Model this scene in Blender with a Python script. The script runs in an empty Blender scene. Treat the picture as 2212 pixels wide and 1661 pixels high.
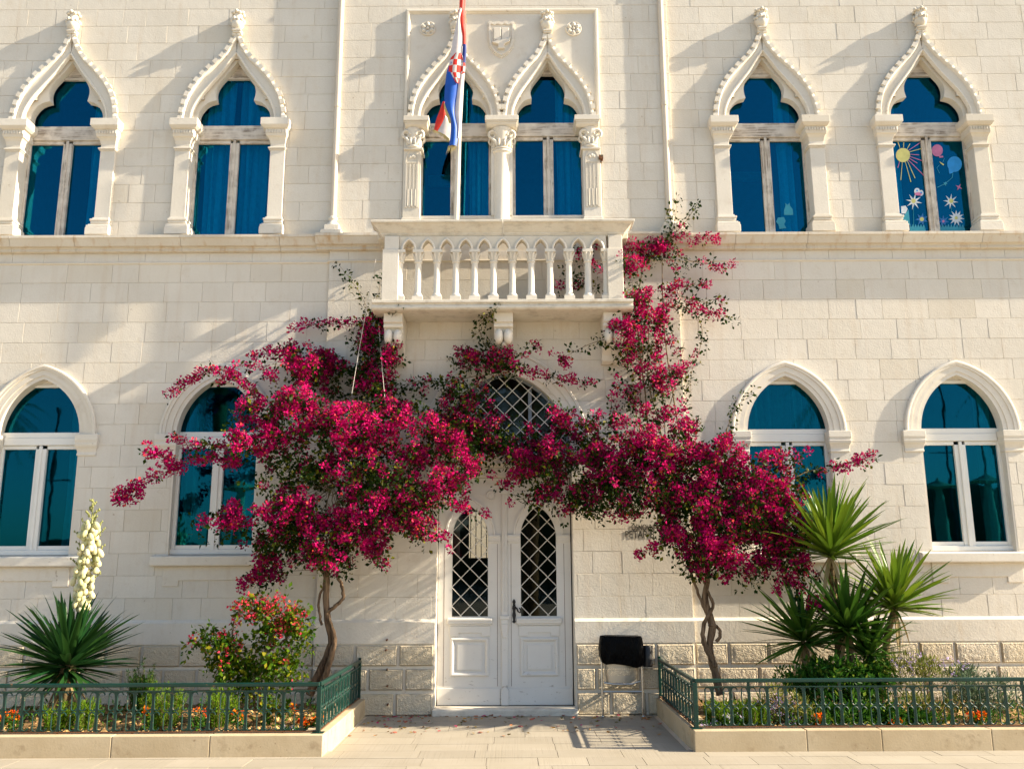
import bpy, bmesh, math, random
import numpy as np
from mathutils import Vector, Matrix

S = bpy.context.scene
COL = S.collection
R = math.radians

# ------------------------------------------------------------------ camera, sky, sun, exposure
CAM_D, CAM_H, FPX, PITCH, ROLL = 11.3, 1.65, 1940.0, R(11.8), R(0.27)
cam = bpy.data.cameras.new('camera')
cam.sensor_width = 36.0
cam.sensor_fit = 'HORIZONTAL'
cam.lens = FPX / 2212.0 * 36.0
cam.clip_end = 2000
cam_o = bpy.data.objects.new('camera', cam)
COL.objects.link(cam_o)
cam_o.matrix_world = (Matrix.Translation((0, -CAM_D, CAM_H)) @ Matrix.Rotation(R(90) + PITCH, 4, 'X')
                      @ Matrix.Rotation(-ROLL, 4, 'Z'))
S.camera = cam_o

SUN_DIR = Vector((1.0, -0.107, 0.555)).normalized()      # towards the sun
SUN_EL = math.asin(SUN_DIR.z)
SUN_AZ = math.atan2(SUN_DIR.x, SUN_DIR.y)
w = bpy.data.worlds.new('World')
S.world = w
w.use_nodes = True
nt = w.node_tree
nt.nodes.clear()
sky = nt.nodes.new('ShaderNodeTexSky')
sky.sky_type = 'NISHITA'
sky.sun_disc = False
sky.sun_elevation = SUN_EL
sky.sun_rotation = SUN_AZ
sky.air_density = 1.0
sky.dust_density = 1.2
sky.ozone_density = 1.2
bg = nt.nodes.new('ShaderNodeBackground')
bg.inputs['Strength'].default_value = 0.095
wo = nt.nodes.new('ShaderNodeOutputWorld')
nt.links.new(sky.outputs[0], bg.inputs[0])
nt.links.new(bg.outputs[0], wo.inputs[0])

sun = bpy.data.lights.new('sun', 'SUN')
sun.energy = 5.0
sun.angle = R(0.5)
sun.color = (1.0, 0.87, 0.68)
sun_o = bpy.data.objects.new('sun', sun)
COL.objects.link(sun_o)
sun_o.rotation_euler = SUN_DIR.to_track_quat('Z', 'Y').to_euler()

S.view_settings.view_transform = 'Standard'
S.view_settings.look = 'None'
S.view_settings.gamma = 1.0
S.view_settings.exposure = 1.53
S.view_settings.use_curve_mapping = False
S.render.engine = 'CYCLES'
S.cycles.max_bounces = 8
S.cycles.transparent_max_bounces = 12

RND = random.Random(7)
NP = np.random.default_rng(11)


def P(px, py, Y=0.0):
    """World point on the vertical plane y=Y that a pixel of the 2212-wide photograph shows."""
    a = (px - 1106.0) / FPX
    b = (830.5 - py) / FPX
    c, s = math.cos(ROLL), math.sin(ROLL)
    u, v = a * c + b * s, -a * s + b * c
    fw = math.cos(PITCH) - v * math.sin(PITCH)
    up = math.sin(PITCH) + v * math.cos(PITCH)
    t = (Y + CAM_D) / fw
    return Vector((u * t, Y, CAM_H + up * t))


# ------------------------------------------------------------------ mesh helpers
class MB:
    def __init__(self):
        self.v, self.f, self.m = [], [], []

    def add(self, vs, fs, mi=0):
        o = len(self.v)
        self.v += [tuple(p) for p in vs]
        for f in fs:
            self.f.append(tuple(i + o for i in f))
            self.m.append(mi)
        return self

    def box(self, x0, x1, y0, y1, z0, z1, mi=0):
        return self.add([(x0, y0, z0), (x1, y0, z0), (x1, y1, z0), (x0, y1, z0),
                         (x0, y0, z1), (x1, y0, z1), (x1, y1, z1), (x0, y1, z1)],
                        [(0, 3, 2, 1), (4, 5, 6, 7), (0, 1, 5, 4), (1, 2, 6, 5), (2, 3, 7, 6), (3, 0, 4, 7)], mi)

    def prism(self, poly, y0, y1, mi=0):
        n = len(poly)
        vs = [(x, y0, z) for x, z in poly] + [(x, y1, z) for x, z in poly]
        fs = [tuple(range(n)), tuple(range(2 * n - 1, n - 1, -1))]
        fs += [(i, i + n, (i + 1) % n + n, (i + 1) % n) for i in range(n)]
        return self.add(vs, fs, mi)

    def band(self, A, B, y0, y1, mi=0):
        """Plate between two polylines A and B (x,z) with the same count; front y0, back y1."""
        n = len(A)
        vs = [(x, y0, z) for x, z in A] + [(x, y0, z) for x, z in B] + [(x, y1, z) for x, z in A] + [(x, y1, z) for x, z in B]
        fs = []
        for i in range(n - 1):
            fs += [(i, i + 1, n + i + 1, n + i), (2 * n + i, 3 * n + i, 3 * n + i + 1, 2 * n + i + 1),
                   (i, 2 * n + i, 2 * n + i + 1, i + 1), (n + i, n + i + 1, 3 * n + i + 1, 3 * n + i)]
        fs += [(0, n, 3 * n, 2 * n), (n - 1, 3 * n - 1, 4 * n - 1, 2 * n - 1)]
        return self.add(vs, fs, mi)

    def sweep(self, path, prof, closed=False, mi=0):
        """Sweep profile [(n, y)] along an (x,z) path; n is the in-plane offset to the left of travel."""
        n, k = len(path), len(prof)
        vs = []
        for i in range(n):
            p = Vector(path[i])
            a = Vector(path[i - 1]) if (i > 0 or closed) else None
            b = Vector(path[(i + 1) % n]) if (i < n - 1 or closed) else None
            d1 = (p - a).normalized() if a is not None else (b - p).normalized()
            d2 = (b - p).normalized() if b is not None else d1
            n1, n2 = Vector((-d1.y, d1.x)), Vector((-d2.y, d2.x))
            m = n1 + n2
            if m.length < 1e-5:
                m = n1.copy()
            m.normalize()
            q = 1.0 / max(0.35, m.dot(n1))
            for o, y in prof:
                r = p + m * (o * q)
                vs.append((r.x, y, r.y))
        fs = []
        for i in range(n if closed else n - 1):
            j = (i + 1) % n
            for q in range(k):
                r = (q + 1) % k
                fs.append((i * k + q, i * k + r, j * k + r, j * k + q))
        if not closed:
            fs += [tuple(range(k - 1, -1, -1)), tuple((n - 1) * k + q for q in range(k))]
        return self.add(vs, fs, mi)

    def extx(self, prof, x0, x1, mi=0, m0=0.0, m1=0.0):
        """Extrude (y,z) profile along x; m0/m1 mitre the ends by the profile's projection."""
        k = len(prof)
        vs = [(x0 + m0 * y, y, z) for y, z in prof] + [(x1 + m1 * y, y, z) for y, z in prof]
        fs = [tuple(range(k)), tuple(range(2 * k - 1, k - 1, -1))]
        fs += [(q, q + k, (q + 1) % k + k, (q + 1) % k) for q in range(k)]
        return self.add(vs, fs, mi)

    def tube(self, pts, rad, sides=6, mi=0):
        pts = [Vector(p) for p in pts]
        n = len(pts)
        if not hasattr(rad, '__len__'):
            rad = [rad] * n
        vs = []
        ref = Vector((0.31, 0.87, 0.4)).normalized()
        for i in range(n):
            d = (pts[min(i + 1, n - 1)] - pts[max(i - 1, 0)])
            d = d.normalized() if d.length > 1e-7 else Vector((0, 0, 1))
            if abs(d.dot(ref)) > 0.97:
                ref = Vector((0.9, -0.1, 0.3)).normalized()
            a = d.cross(ref).normalized()
            b = d.cross(a)
            for q in range(sides):
                t = 2 * math.pi * q / sides
                vs.append(pts[i] + (a * math.cos(t) + b * math.sin(t)) * rad[i])
        fs = []
        for i in range(n - 1):
            for q in range(sides):
                r = (q + 1) % sides
                fs.append((i * sides + q, i * sides + r, (i + 1) * sides + r, (i + 1) * sides + q))
        fs += [tuple(range(sides - 1, -1, -1)), tuple((n - 1) * sides + q for q in range(sides))]
        return self.add(vs, fs, mi)

    def lathe(self, prof, cx, cy, sides=20, mi=0):
        k = len(prof)
        vs = [(cx + r * math.cos(2 * math.pi * q / sides), cy + r * math.sin(2 * math.pi * q / sides), z)
              for r, z in prof for q in range(sides)]
        fs = []
        for i in range(k - 1):
            for q in range(sides):
                r = (q + 1) % sides
                fs.append((i * sides + q, i * sides + r, (i + 1) * sides + r, (i + 1) * sides + q))
        fs += [tuple(range(sides - 1, -1, -1)), tuple((k - 1) * sides + q for q in range(sides))]
        return self.add(vs, fs, mi)

    def ball(self, c, r, seg=8, rings=5, mi=0, s=(1, 1, 1)):
        vs = [(c[0], c[1], c[2] - r * s[2])]
        for i in range(1, rings):
            t = math.pi * i / rings
            for q in range(seg):
                a = 2 * math.pi * q / seg
                vs.append((c[0] + r * s[0] * math.sin(t) * math.cos(a), c[1] + r * s[1] * math.sin(t) * math.sin(a),
                           c[2] - r * s[2] * math.cos(t)))
        vs.append((c[0], c[1], c[2] + r * s[2]))
        fs = []
        for q in range(seg):
            fs.append((0, 1 + (q + 1) % seg, 1 + q))
            for i in range(rings - 2):
                a = 1 + i * seg
                fs.append((a + q, a + (q + 1) % seg, a + seg + (q + 1) % seg, a + seg + q))
            a = 1 + (rings - 2) * seg
            fs.append((a + q, a + (q + 1) % seg, len(vs) - 1))
        return self.add(vs, fs, mi)

    def disc(self, cx, y, cz, r, sides=16, mi=0, th=0.004):
        return self.prism([(cx + r * math.cos(2 * math.pi * q / sides), cz + r * math.sin(2 * math.pi * q / sides))
                           for q in range(sides)], y - th, y, mi)

    def build(self, name, mats, parent=None, smooth=0, bevel=0, seg=1, fix=True, kind=None, loc=None):
        me = bpy.data.meshes.new(name)
        vs = self.v
        if loc is not None:
            L = Vector(loc)
            vs = [Vector(p) - L for p in vs]
        me.from_pydata(vs, [], self.f)
        if not isinstance(mats, (list, tuple)):
            mats = [mats]
        for m in mats:
            me.materials.append(m)
        if len(mats) > 1:
            me.polygons.foreach_set('material_index', self.m)
        if fix:
            bm = bmesh.new()
            bm.from_mesh(me)
            bmesh.ops.recalc_face_normals(bm, faces=bm.faces)
            bm.to_mesh(me)
            bm.free()
        if smooth:
            me.shade_smooth()
            me.set_sharp_from_angle(angle=R(smooth))
        me.update()
        o = bpy.data.objects.new(name, me)
        COL.objects.link(o)
        if loc is not None:
            o.location = loc
        if parent is not None:
            o.parent = parent
        if bevel:
            md = o.modifiers.new('edge', 'BEVEL')
            md.width = bevel
            md.segments = seg
            md.limit_method = 'ANGLE'
            md.angle_limit = R(40)
        if kind:
            o['kind'] = kind
        return o


def tag(o, label=None, cat=None, group=None, kind=None):
    if label:
        o['label'] = label
    if cat:
        o['category'] = cat
    if group:
        o['group'] = group
    if kind:
        o['kind'] = kind
    return o


def empty(name, loc, label=None, cat=None, group=None):
    o = bpy.data.objects.new(name, None)
    COL.objects.link(o)
    o.location = loc
    o.empty_display_size = 0.1
    return tag(o, label, cat, group)


def pivot(name, parent):
    """A part whose pieces are its children: an Empty under the thing."""
    o = bpy.data.objects.new(name, None)
    COL.objects.link(o)
    o.parent = parent
    o.empty_display_size = 0.1
    return o


def inst(o, parent, mat4):
    c = o.copy()
    COL.objects.link(c)
    c.parent = parent
    c.matrix_local = mat4
    return c


def keep_world(o, parent):
    """Parent o so that its mesh (given in world coordinates) stays where it is."""
    o.parent = parent
    o.matrix_parent_inverse = Matrix.Translation(parent.location).inverted()
    return o


def catmull(pts, n):
    """Resample a polyline through a Catmull-Rom curve at n points of equal spacing."""
    p = [np.array(q, float) for q in pts]
    p = [2 * p[0] - p[1]] + p + [2 * p[-1] - p[-2]]
    out = []
    for i in range(1, len(p) - 2):
        for t in np.linspace(0, 1, 16, endpoint=False):
            a, b, c, d = p[i - 1], p[i], p[i + 1], p[i + 2]
            out.append(0.5 * ((2 * b) + (c - a) * t + (2 * a - 5 * b + 4 * c - d) * t * t + (3 * b - a - 3 * c + d) * t ** 3))
    out.append(p[-2])
    out = np.array(out)
    s = np.concatenate([[0], np.cumsum(np.linalg.norm(np.diff(out, axis=0), axis=1))])
    q = np.linspace(0, s[-1], n)
    return [tuple(float(np.interp(x, s, out[:, k])) for k in range(out.shape[1])) for x in q]


def npmesh(name, V, F, mat, parent=None, tint=None, kind=None, smooth=False):
    me = bpy.data.meshes.new(name)
    V = np.ascontiguousarray(V, dtype=np.float32)
    F = np.ascontiguousarray(F, dtype=np.int32)
    k = F.shape[1]
    me.vertices.add(len(V))
    me.vertices.foreach_set('co', V.ravel())
    me.loops.add(F.size)
    me.loops.foreach_set('vertex_index', F.ravel())
    me.polygons.add(len(F))
    me.polygons.foreach_set('loop_start', np.arange(len(F), dtype=np.int32) * k)
    me.update(calc_edges=True)
    if tint is not None:
        at = me.color_attributes.new('tint', 'FLOAT_COLOR', 'POINT')
        at.data.foreach_set('color', np.ascontiguousarray(tint, dtype=np.float32).ravel())
    me.materials.append(mat)
    if smooth:
        me.shade_smooth()
    o = bpy.data.objects.new(name, me)
    COL.objects.link(o)
    if parent is not None:
        o.parent = parent
        if parent.location.length > 0:
            o.matrix_parent_inverse = Matrix.Translation(parent.location).inverted()
    if kind:
        o['kind'] = kind
    return o


# ------------------------------------------------------------------ materials
class NT:
    def __init__(self, name):
        self.mat = bpy.data.materials.new(name)
        self.mat.use_nodes = True
        self.t = self.mat.node_tree
        self.t.nodes.clear()
        self.out = self.n('ShaderNodeOutputMaterial')

    def n(self, kind, **kw):
        nd = self.t.nodes.new(kind)
        for k, v in kw.items():
            setattr(nd, k, v)
        return nd

    def l(self, a, b):
        self.t.links.new(a, b)

    def pos(self, scale=(1, 1, 1), obj=False):
        src = self.n('ShaderNodeTexCoord').outputs['Object'] if obj else self.n('ShaderNodeNewGeometry').outputs['Position']
        mp = self.n('ShaderNodeMapping')
        mp.inputs['Scale'].default_value = scale
        self.l(src, mp.inputs['Vector'])
        return mp.outputs[0]

    def noise(self, vec, scale, detail=4, rough=0.55):
        nd = self.n('ShaderNodeTexNoise')
        nd.inputs['Scale'].default_value = scale
        nd.inputs['Detail'].default_value = detail
        nd.inputs['Roughness'].default_value = rough
        self.l(vec, nd.inputs['Vector'])
        return nd.outputs['Fac']

    def ramp(self, fac, a, b, lo=0.0, hi=1.0):
        nd = self.n('ShaderNodeMapRange')
        nd.inputs['From Min'].default_value = a
        nd.inputs['From Max'].default_value = b
        nd.inputs['To Min'].default_value = lo
        nd.inputs['To Max'].default_value = hi
        self.l(fac, nd.inputs['Value'])
        return nd.outputs[0]

    def math(self, op, a, b):
        nd = self.n('ShaderNodeMath', operation=op)
        for i, x in enumerate((a, b)):
            if hasattr(x, 'is_linked') or hasattr(x, 'links'):
                self.l(x, nd.inputs[i])
            else:
                nd.inputs[i].default_value = x
        return nd.outputs[0]

    def mix(self, fac, a, b, mode='MIX'):
        nd = self.n('ShaderNodeMix', data_type='RGBA', blend_type=mode)
        for sock, x in ((nd.inputs[0], fac), (nd.inputs[6], a), (nd.inputs[7], b)):
            if hasattr(x, 'links'):
                self.l(x, sock)
            elif isinstance(x, (int, float)):
                sock.default_value = x
            else:
                sock.default_value = (*x[:3], 1.0)
        return nd.outputs[2]

    def bump(self, h, strength, dist=0.01, prev=None):
        nd = self.n('ShaderNodeBump')
        nd.inputs['Strength'].default_value = strength
        nd.inputs['Distance'].default_value = dist
        self.l(h, nd.inputs['Height'])
        if prev is not None:
            self.l(prev, nd.inputs['Normal'])
        return nd.outputs[0]

    def finish(self, col, rough=0.8, normal=None, metal=0.0, spec=0.3):
        b = self.n('ShaderNodeBsdfPrincipled')
        for sock, x in ((b.inputs['Base Color'], col), (b.inputs['Roughness'], rough)):
            if hasattr(x, 'links'):
                self.l(x, sock)
            elif isinstance(x, (int, float)):
                sock.default_value = x
            else:
                sock.default_value = (*x[:3], 1.0)
        b.inputs['Metallic'].default_value = metal
        b.inputs['Specular IOR Level'].default_value = spec
        if normal is not None:
            self.l(normal, b.inputs['Normal'])
        self.l(b.outputs[0], self.out.inputs[0])
        return self.mat


def stone_mat(name, c1, c2, stain=(0.36, 0.25, 0.14), amt=0.35, streak=0.0, bump=0.35, rocky=0.0, vary=0.10, dark=0.0):
    k = NT(name)
    p = k.pos()
    col = k.mix(k.ramp(k.noise(p, 1.7, 5), 0.32, 0.68), c1, c2)
    oi = k.n('ShaderNodeObjectInfo').outputs['Random']
    col = k.mix(1.0, col, k.mix(oi, (1 - vary,) * 3, (1 + vary * 0.5, 1 + vary * 0.45, 1 + vary * 0.35)), 'MULTIPLY')
    r2 = k.n('ShaderNodeTexWhiteNoise', noise_dimensions='1D')
    k.l(oi, r2.inputs['W'])
    col = k.mix(k.math('MULTIPLY', k.ramp(r2.outputs['Value'], 0.72, 1.0), 0.28), col, (c2[0] * 0.86, c2[1] * 0.8, c2[2] * 0.68))
    st = k.ramp(k.noise(p, 5.5, 7, 0.65), 0.56, 0.78)
    col = k.mix(k.math('MULTIPLY', st, amt), col, stain)
    pit = k.ramp(k.noise(p, 17, 3, 0.5), 0.70, 0.76)
    col = k.mix(k.math('MULTIPLY', pit, amt * 1.6), col, (0.30, 0.21, 0.12))
    fine = k.ramp(k.noise(p, 38, 4, 0.7), 0.35, 0.7)
    col = k.mix(k.math('MULTIPLY', fine, 0.10), col, (c2[0] * 0.6, c2[1] * 0.56, c2[2] * 0.5))
    if streak:
        q = k.pos((9, 9, 0.7))
        s2 = k.ramp(k.noise(q, 1.0, 6, 0.6), 0.53, 0.75)
        col = k.mix(k.math('MULTIPLY', s2, streak), col, (0.42, 0.25, 0.10))
    if dark:
        d2 = k.ramp(k.noise(k.pos((3, 3, 9)), 2.2, 7, 0.65), 0.5, 0.8)
        col = k.mix(k.math('MULTIPLY', d2, dark), col, (0.13, 0.11, 0.08))
    h = k.noise(p, 48, 6, 0.6)
    nrm = k.bump(h, bump, 0.012)
    nrm = k.bump(k.noise(p, 9, 3), bump * 0.5, 0.02, nrm)
    if rocky:
        v = k.n('ShaderNodeTexVoronoi', feature='F1')
        v.inputs['Scale'].default_value = 42
        k.l(k.mix(0.12, p, k.n('ShaderNodeTexNoise').outputs['Color']), v.inputs['Vector'])
        hh = k.math('ADD', k.noise(p, 30, 4, 0.6), k.math('MULTIPLY', v.outputs['Distance'], 0.5))
        nrm = k.bump(hh, rocky, 0.03, nrm)
    return k.finish(col, 0.88, nrm, spec=0.2)


M = {}
M['stone'] = stone_mat('limestone', (0.68, 0.63, 0.54), (0.625, 0.572, 0.48), stain=(0.48, 0.37, 0.23), amt=0.34, streak=0.17, bump=0.28, vary=0.045)
M['trim'] = stone_mat('carved limestone', (0.70, 0.65, 0.56), (0.64, 0.588, 0.495), amt=0.26, bump=0.16, vary=0.03)
M['cornice'] = stone_mat('stained cornice stone', (0.65, 0.60, 0.51), (0.59, 0.525, 0.42), amt=0.25, streak=0.75, bump=0.18, vary=0.05)
M['balcony'] = stone_mat('balcony stone', (0.665, 0.62, 0.53), (0.60, 0.55, 0.455), amt=0.2, streak=0.2, dark=0.5, bump=0.16, vary=0.03)
M['rustic'] = stone_mat('rusticated stone', (0.63, 0.55, 0.42), (0.565, 0.48, 0.34), amt=0.18, bump=0.4, rocky=0.6)
M['mortar'] = stone_mat('mortar', (0.66, 0.58, 0.45), (0.60, 0.51, 0.375), amt=0.2, bump=0.2, vary=0.0)
M['kerb'] = stone_mat('kerb limestone', (0.54, 0.435, 0.285), (0.46, 0.355, 0.215), stain=(0.22, 0.14, 0.07), amt=0.7, bump=0.14)


def paving_mat():
    k = NT('combed paving stone')
    p = k.pos()
    col = k.mix(k.ramp(k.noise(p, 2.2, 5), 0.3, 0.7), (0.35, 0.312, 0.248), (0.315, 0.278, 0.213))
    oi = k.n('ShaderNodeObjectInfo').outputs['Random']
    col = k.mix(1.0, col, k.mix(oi, (0.90, 0.89, 0.87), (1.05, 1.04, 1.02)), 'MULTIPLY')
    wv = k.noise(k.pos((40, 0.35, 1)), 1.0, 4, 0.7)
    g = k.ramp(wv, 0.50, 0.58)
    patch = k.ramp(k.noise(p, 2.6, 3), 0.38, 0.6)
    g2 = k.math('MULTIPLY', g, patch)
    col = k.mix(k.math('MULTIPLY', g2, 0.15), col, (0.20, 0.165, 0.11))
    st = k.ramp(k.noise(p, 7, 6, 0.65), 0.6, 0.8)
    col = k.mix(k.math('MULTIPLY', st, 0.25), col, (0.3, 0.24, 0.16))
    inv = k.math('SUBTRACT', 1.0, g2)
    nrm = k.bump(inv, 0.25, 0.003)
    nrm = k.bump(k.noise(p, 60, 4), 0.2, 0.004, nrm)
    return k.finish(col, 0.8, nrm, spec=0.25)


M['paving'] = paving_mat()


def wood_mat(name, scale):
    k = NT(name)
    p = k.pos()
    gr = k.noise(k.pos(scale), 1.0, 6, 0.65)
    col = k.mix(k.ramp(gr, 0.36, 0.56), (0.20, 0.155, 0.115), (0.56, 0.50, 0.42))
    col = k.mix(k.ramp(k.noise(p, 6, 4), 0.42, 0.6), col, (0.62, 0.56, 0.475))
    nrm = k.bump(gr, 0.5, 0.006)
    return k.finish(col, 0.8, nrm, spec=0.2)


M['wood_v'] = wood_mat('weathered grey timber, upright grain', (70, 70, 3))
M['wood_h'] = wood_mat('weathered grey timber, level grain', (3, 70, 80))


def paint_mat(name, c, chip=(0.25, 0.2, 0.15), amt=0.4, rough=0.5, bump=0.1, lo=0.68, tone=0.06, low=False):
    k = NT(name)
    p = k.pos()
    col = k.mix(k.ramp(k.noise(p, 3, 4), 0.3, 0.7), c, tuple(x * (1 - tone) for x in c))
    ch = k.ramp(k.noise(k.pos((14, 14, 30)), 1.0, 7, 0.7), lo, lo + 0.05)
    if low:       # wear gathers where feet and rain reach
        sz = k.n('ShaderNodeSeparateXYZ')
        k.l(p, sz.inputs[0])
        ch = k.math('MULTIPLY', ch, k.ramp(sz.outputs['Z'], 0.1, 0.9, 1.0, 0.12))
    col = k.mix(k.math('MULTIPLY', ch, amt), col, chip)
    nrm = k.bump(k.noise(p, 70, 3), bump, 0.004)
    return k.finish(col, rough, nrm, spec=0.35)


M['door'] = paint_mat('white door paint', (0.67, 0.645, 0.595), amt=0.8, lo=0.62, low=True)
M['frame'] = paint_mat('white window frame', (0.72, 0.70, 0.64), amt=0.0, rough=0.4)
M['green'] = paint_mat('dark green iron paint', (0.002, 0.036, 0.025), chip=(0.30, 0.12, 0.05), amt=0.7, rough=0.35, lo=0.63, tone=0.35)
M['hoop'] = paint_mat('worn green iron paint', (0.005, 0.040, 0.028), chip=(0.30, 0.24, 0.15), amt=0.7, rough=0.45, lo=0.60, tone=0.3)
M['rust'] = paint_mat('rusted iron', (0.17, 0.07, 0.03), chip=(0.02, 0.08, 0.06), amt=0.8, rough=0.8, lo=0.55, tone=0.4)
M['iron'] = paint_mat('black wrought iron', (0.012, 0.012, 0.013), amt=0.0, rough=0.4)
M['lattice'] = paint_mat('pale lattice paint', (0.60, 0.57, 0.50), chip=(0.25, 0.13, 0.06), amt=0.6, rough=0.5, lo=0.6)
M['pole'] = paint_mat('cream flagpole paint', (0.66, 0.60, 0.50), amt=0.2, rough=0.4)
M['pipe'] = paint_mat('cream drainpipe paint', (0.64, 0.55, 0.43), amt=0.2, rough=0.5)
M['chrome'] = NT('brushed steel').finish((0.55, 0.54, 0.52), 0.28, metal=1.0)


def plain(name, c, rough=0.7, spec=0.3):
    k = NT(name)
    p = k.pos()
    col = k.mix(k.ramp(k.noise(p, 14, 4), 0.3, 0.7), c, tuple(x * 0.8 for x in c))
    return k.finish(col, rough, k.bump(k.noise(p, 90, 3), 0.1, 0.003), spec=spec)


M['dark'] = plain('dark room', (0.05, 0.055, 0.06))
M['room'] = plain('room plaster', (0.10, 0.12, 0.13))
M['curtain'] = plain('pale blue curtain', (0.62, 0.76, 0.80), 0.9, 0.1)
M['curtain_dark'] = plain('teal curtain', (0.34, 0.58, 0.52), 0.9, 0.1)
M['letter'] = plain('dark bronze letters', (0.03, 0.028, 0.02), 0.5)
M['cord'] = plain('white cord', (0.6, 0.55, 0.48))


def glass_mat(name, tint, refl, fac):
    k = NT(name)
    tr = k.n('ShaderNodeBsdfTransparent')
    tr.inputs[0].default_value = (*tint, 1)
    gl = k.n('ShaderNodeBsdfGlossy')
    gl.inputs[0].default_value = (*refl, 1)
    gl.inputs['Roughness'].default_value = 0.015
    nrm = k.bump(k.noise(k.pos(), 2.2, 2), 0.03, 0.02)
    k.l(nrm, gl.inputs['Normal'])
    lw = k.n('ShaderNodeLayerWeight')
    lw.inputs[0].default_value = 0.25
    mx = k.n('ShaderNodeMixShader')
    k.l(k.ramp(lw.outputs['Fresnel'], 0.0, 1.0, fac, 1.0), mx.inputs[0])
    k.l(tr.outputs[0], mx.inputs[1])
    k.l(gl.outputs[0], mx.inputs[2])
    k.l(mx.outputs[0], k.out.inputs[0])
    return k.mat


M['glass'] = glass_mat('blue tinted window glass', (0.14, 0.72, 0.84), (0.02, 0.46, 0.72), 0.085)
M['glass_low'] = glass_mat('teal tinted window glass', (0.18, 0.60, 0.66), (0.02, 0.46, 0.68), 0.06)
M['glass_dark'] = glass_mat('door glass', (0.92, 0.90, 0.84), (0.80, 0.95, 1.0), 0.0)


def petal_mat(name, a, b, c, trans=0.35, rough=0.55, spec=0.06):
    """Petals and leaves: colour differs from petal to petal by the stored tint."""
    k = NT(name)
    at = k.n('ShaderNodeAttribute', attribute_name='tint')
    sp = k.n('ShaderNodeSeparateColor')
    k.l(at.outputs['Color'], sp.inputs[0])
    col = k.mix(sp.outputs[0], a, b)
    col = k.mix(sp.outputs[1], col, c)
    d = k.n('ShaderNodeBsdfPrincipled')
    k.l(col, d.inputs['Base Color'])
    d.inputs['Roughness'].default_value = rough
    d.inputs['Specular IOR Level'].default_value = spec
    t = k.n('ShaderNodeBsdfTranslucent')
    k.l(col, t.inputs[0])
    mx = k.n('ShaderNodeMixShader')
    mx.inputs[0].default_value = trans
    k.l(d.outputs[0], mx.inputs[1])
    k.l(t.outputs[0], mx.inputs[2])
    k.l(mx.outputs[0], k.out.inputs[0])
    return k.mat


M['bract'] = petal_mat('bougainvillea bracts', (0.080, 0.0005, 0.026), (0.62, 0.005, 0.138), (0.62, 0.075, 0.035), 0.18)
M['bract_orange'] = petal_mat('orange pink bougainvillea bracts', (0.42, 0.012, 0.05), (0.70, 0.045, 0.085), (0.70, 0.16, 0.03), 0.25)
M['leaf'] = petal_mat('bougainvillea leaves', (0.005, 0.017, 0.003), (0.022, 0.046, 0.004), (0.16, 0.15, 0.012), 0.25, 0.4)
M['leaf_light'] = petal_mat('bright bougainvillea leaves', (0.02, 0.065, 0.004), (0.085, 0.14, 0.006), (0.26, 0.22, 0.012), 0.3, 0.4)
M['herb'] = petal_mat('rosemary green', (0.05, 0.13, 0.006), (0.16, 0.25, 0.012), (0.02, 0.05, 0.01), 0.3)
M['shrub'] = petal_mat('shrub leaves', (0.014, 0.062, 0.008), (0.055, 0.145, 0.014), (0.20, 0.26, 0.03), 0.25, 0.4)
M['greyherb'] = petal_mat('grey lavender leaves', (0.07, 0.11, 0.06), (0.13, 0.18, 0.10), (0.04, 0.07, 0.03), 0.2)
M['dryherb'] = petal_mat('straw coloured stems', (0.10, 0.13, 0.02), (0.20, 0.19, 0.04), (0.05, 0.10, 0.015), 0.3)
M['lilac'] = petal_mat('lilac florets', (0.38, 0.26, 0.55), (0.55, 0.42, 0.68), (0.62, 0.55, 0.62), 0.3)
M['orange'] = petal_mat('marigold petals', (0.72, 0.10, 0.008), (0.80, 0.22, 0.01), (0.62, 0.03, 0.01), 0.2)
M['white_petal'] = petal_mat('white pansy petals', (0.72, 0.70, 0.66), (0.60, 0.52, 0.70), (0.22, 0.12, 0.42), 0.3)
M['litter'] = petal_mat('fallen petals and leaves', (0.45, 0.01, 0.15), (0.42, 0.27, 0.03), (0.12, 0.12, 0.03), 0.2)
_b = NT('ivory yucca bells')
M['bell'] = _b.finish(_b.mix(_b.n('ShaderNodeObjectInfo').outputs['Random'], (0.62, 0.56, 0.34), (0.42, 0.42, 0.20)), 0.55, spec=0.15)
M['bud'] = plain('green yucca buds', (0.22, 0.23, 0.07), 0.5)


def bark_mat(name, a, b, sc=(30, 30, 6)):
    k = NT(name)
    h = k.noise(k.pos(sc), 1.0, 6, 0.65)
    col = k.mix(k.ramp(h, 0.36, 0.62), a, b)
    return k.finish(col, 0.9, k.bump(h, 0.8, 0.012), spec=0.15)


M['bark'] = bark_mat('bougainvillea bark', (0.065, 0.04, 0.024), (0.22, 0.145, 0.085))
M['twig'] = bark_mat('thin twigs', (0.09, 0.055, 0.03), (0.22, 0.16, 0.08))
M['yucca_bark'] = bark_mat('yucca bark', (0.07, 0.045, 0.02), (0.22, 0.16, 0.08), (18, 18, 40))
M['soil'] = bark_mat('garden soil', (0.09, 0.05, 0.022), (0.26, 0.155, 0.065), (9, 9, 9))
M['clod'] = bark_mat('soil clods', (0.34, 0.20, 0.075), (0.58, 0.38, 0.16), (14, 14, 14))


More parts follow.
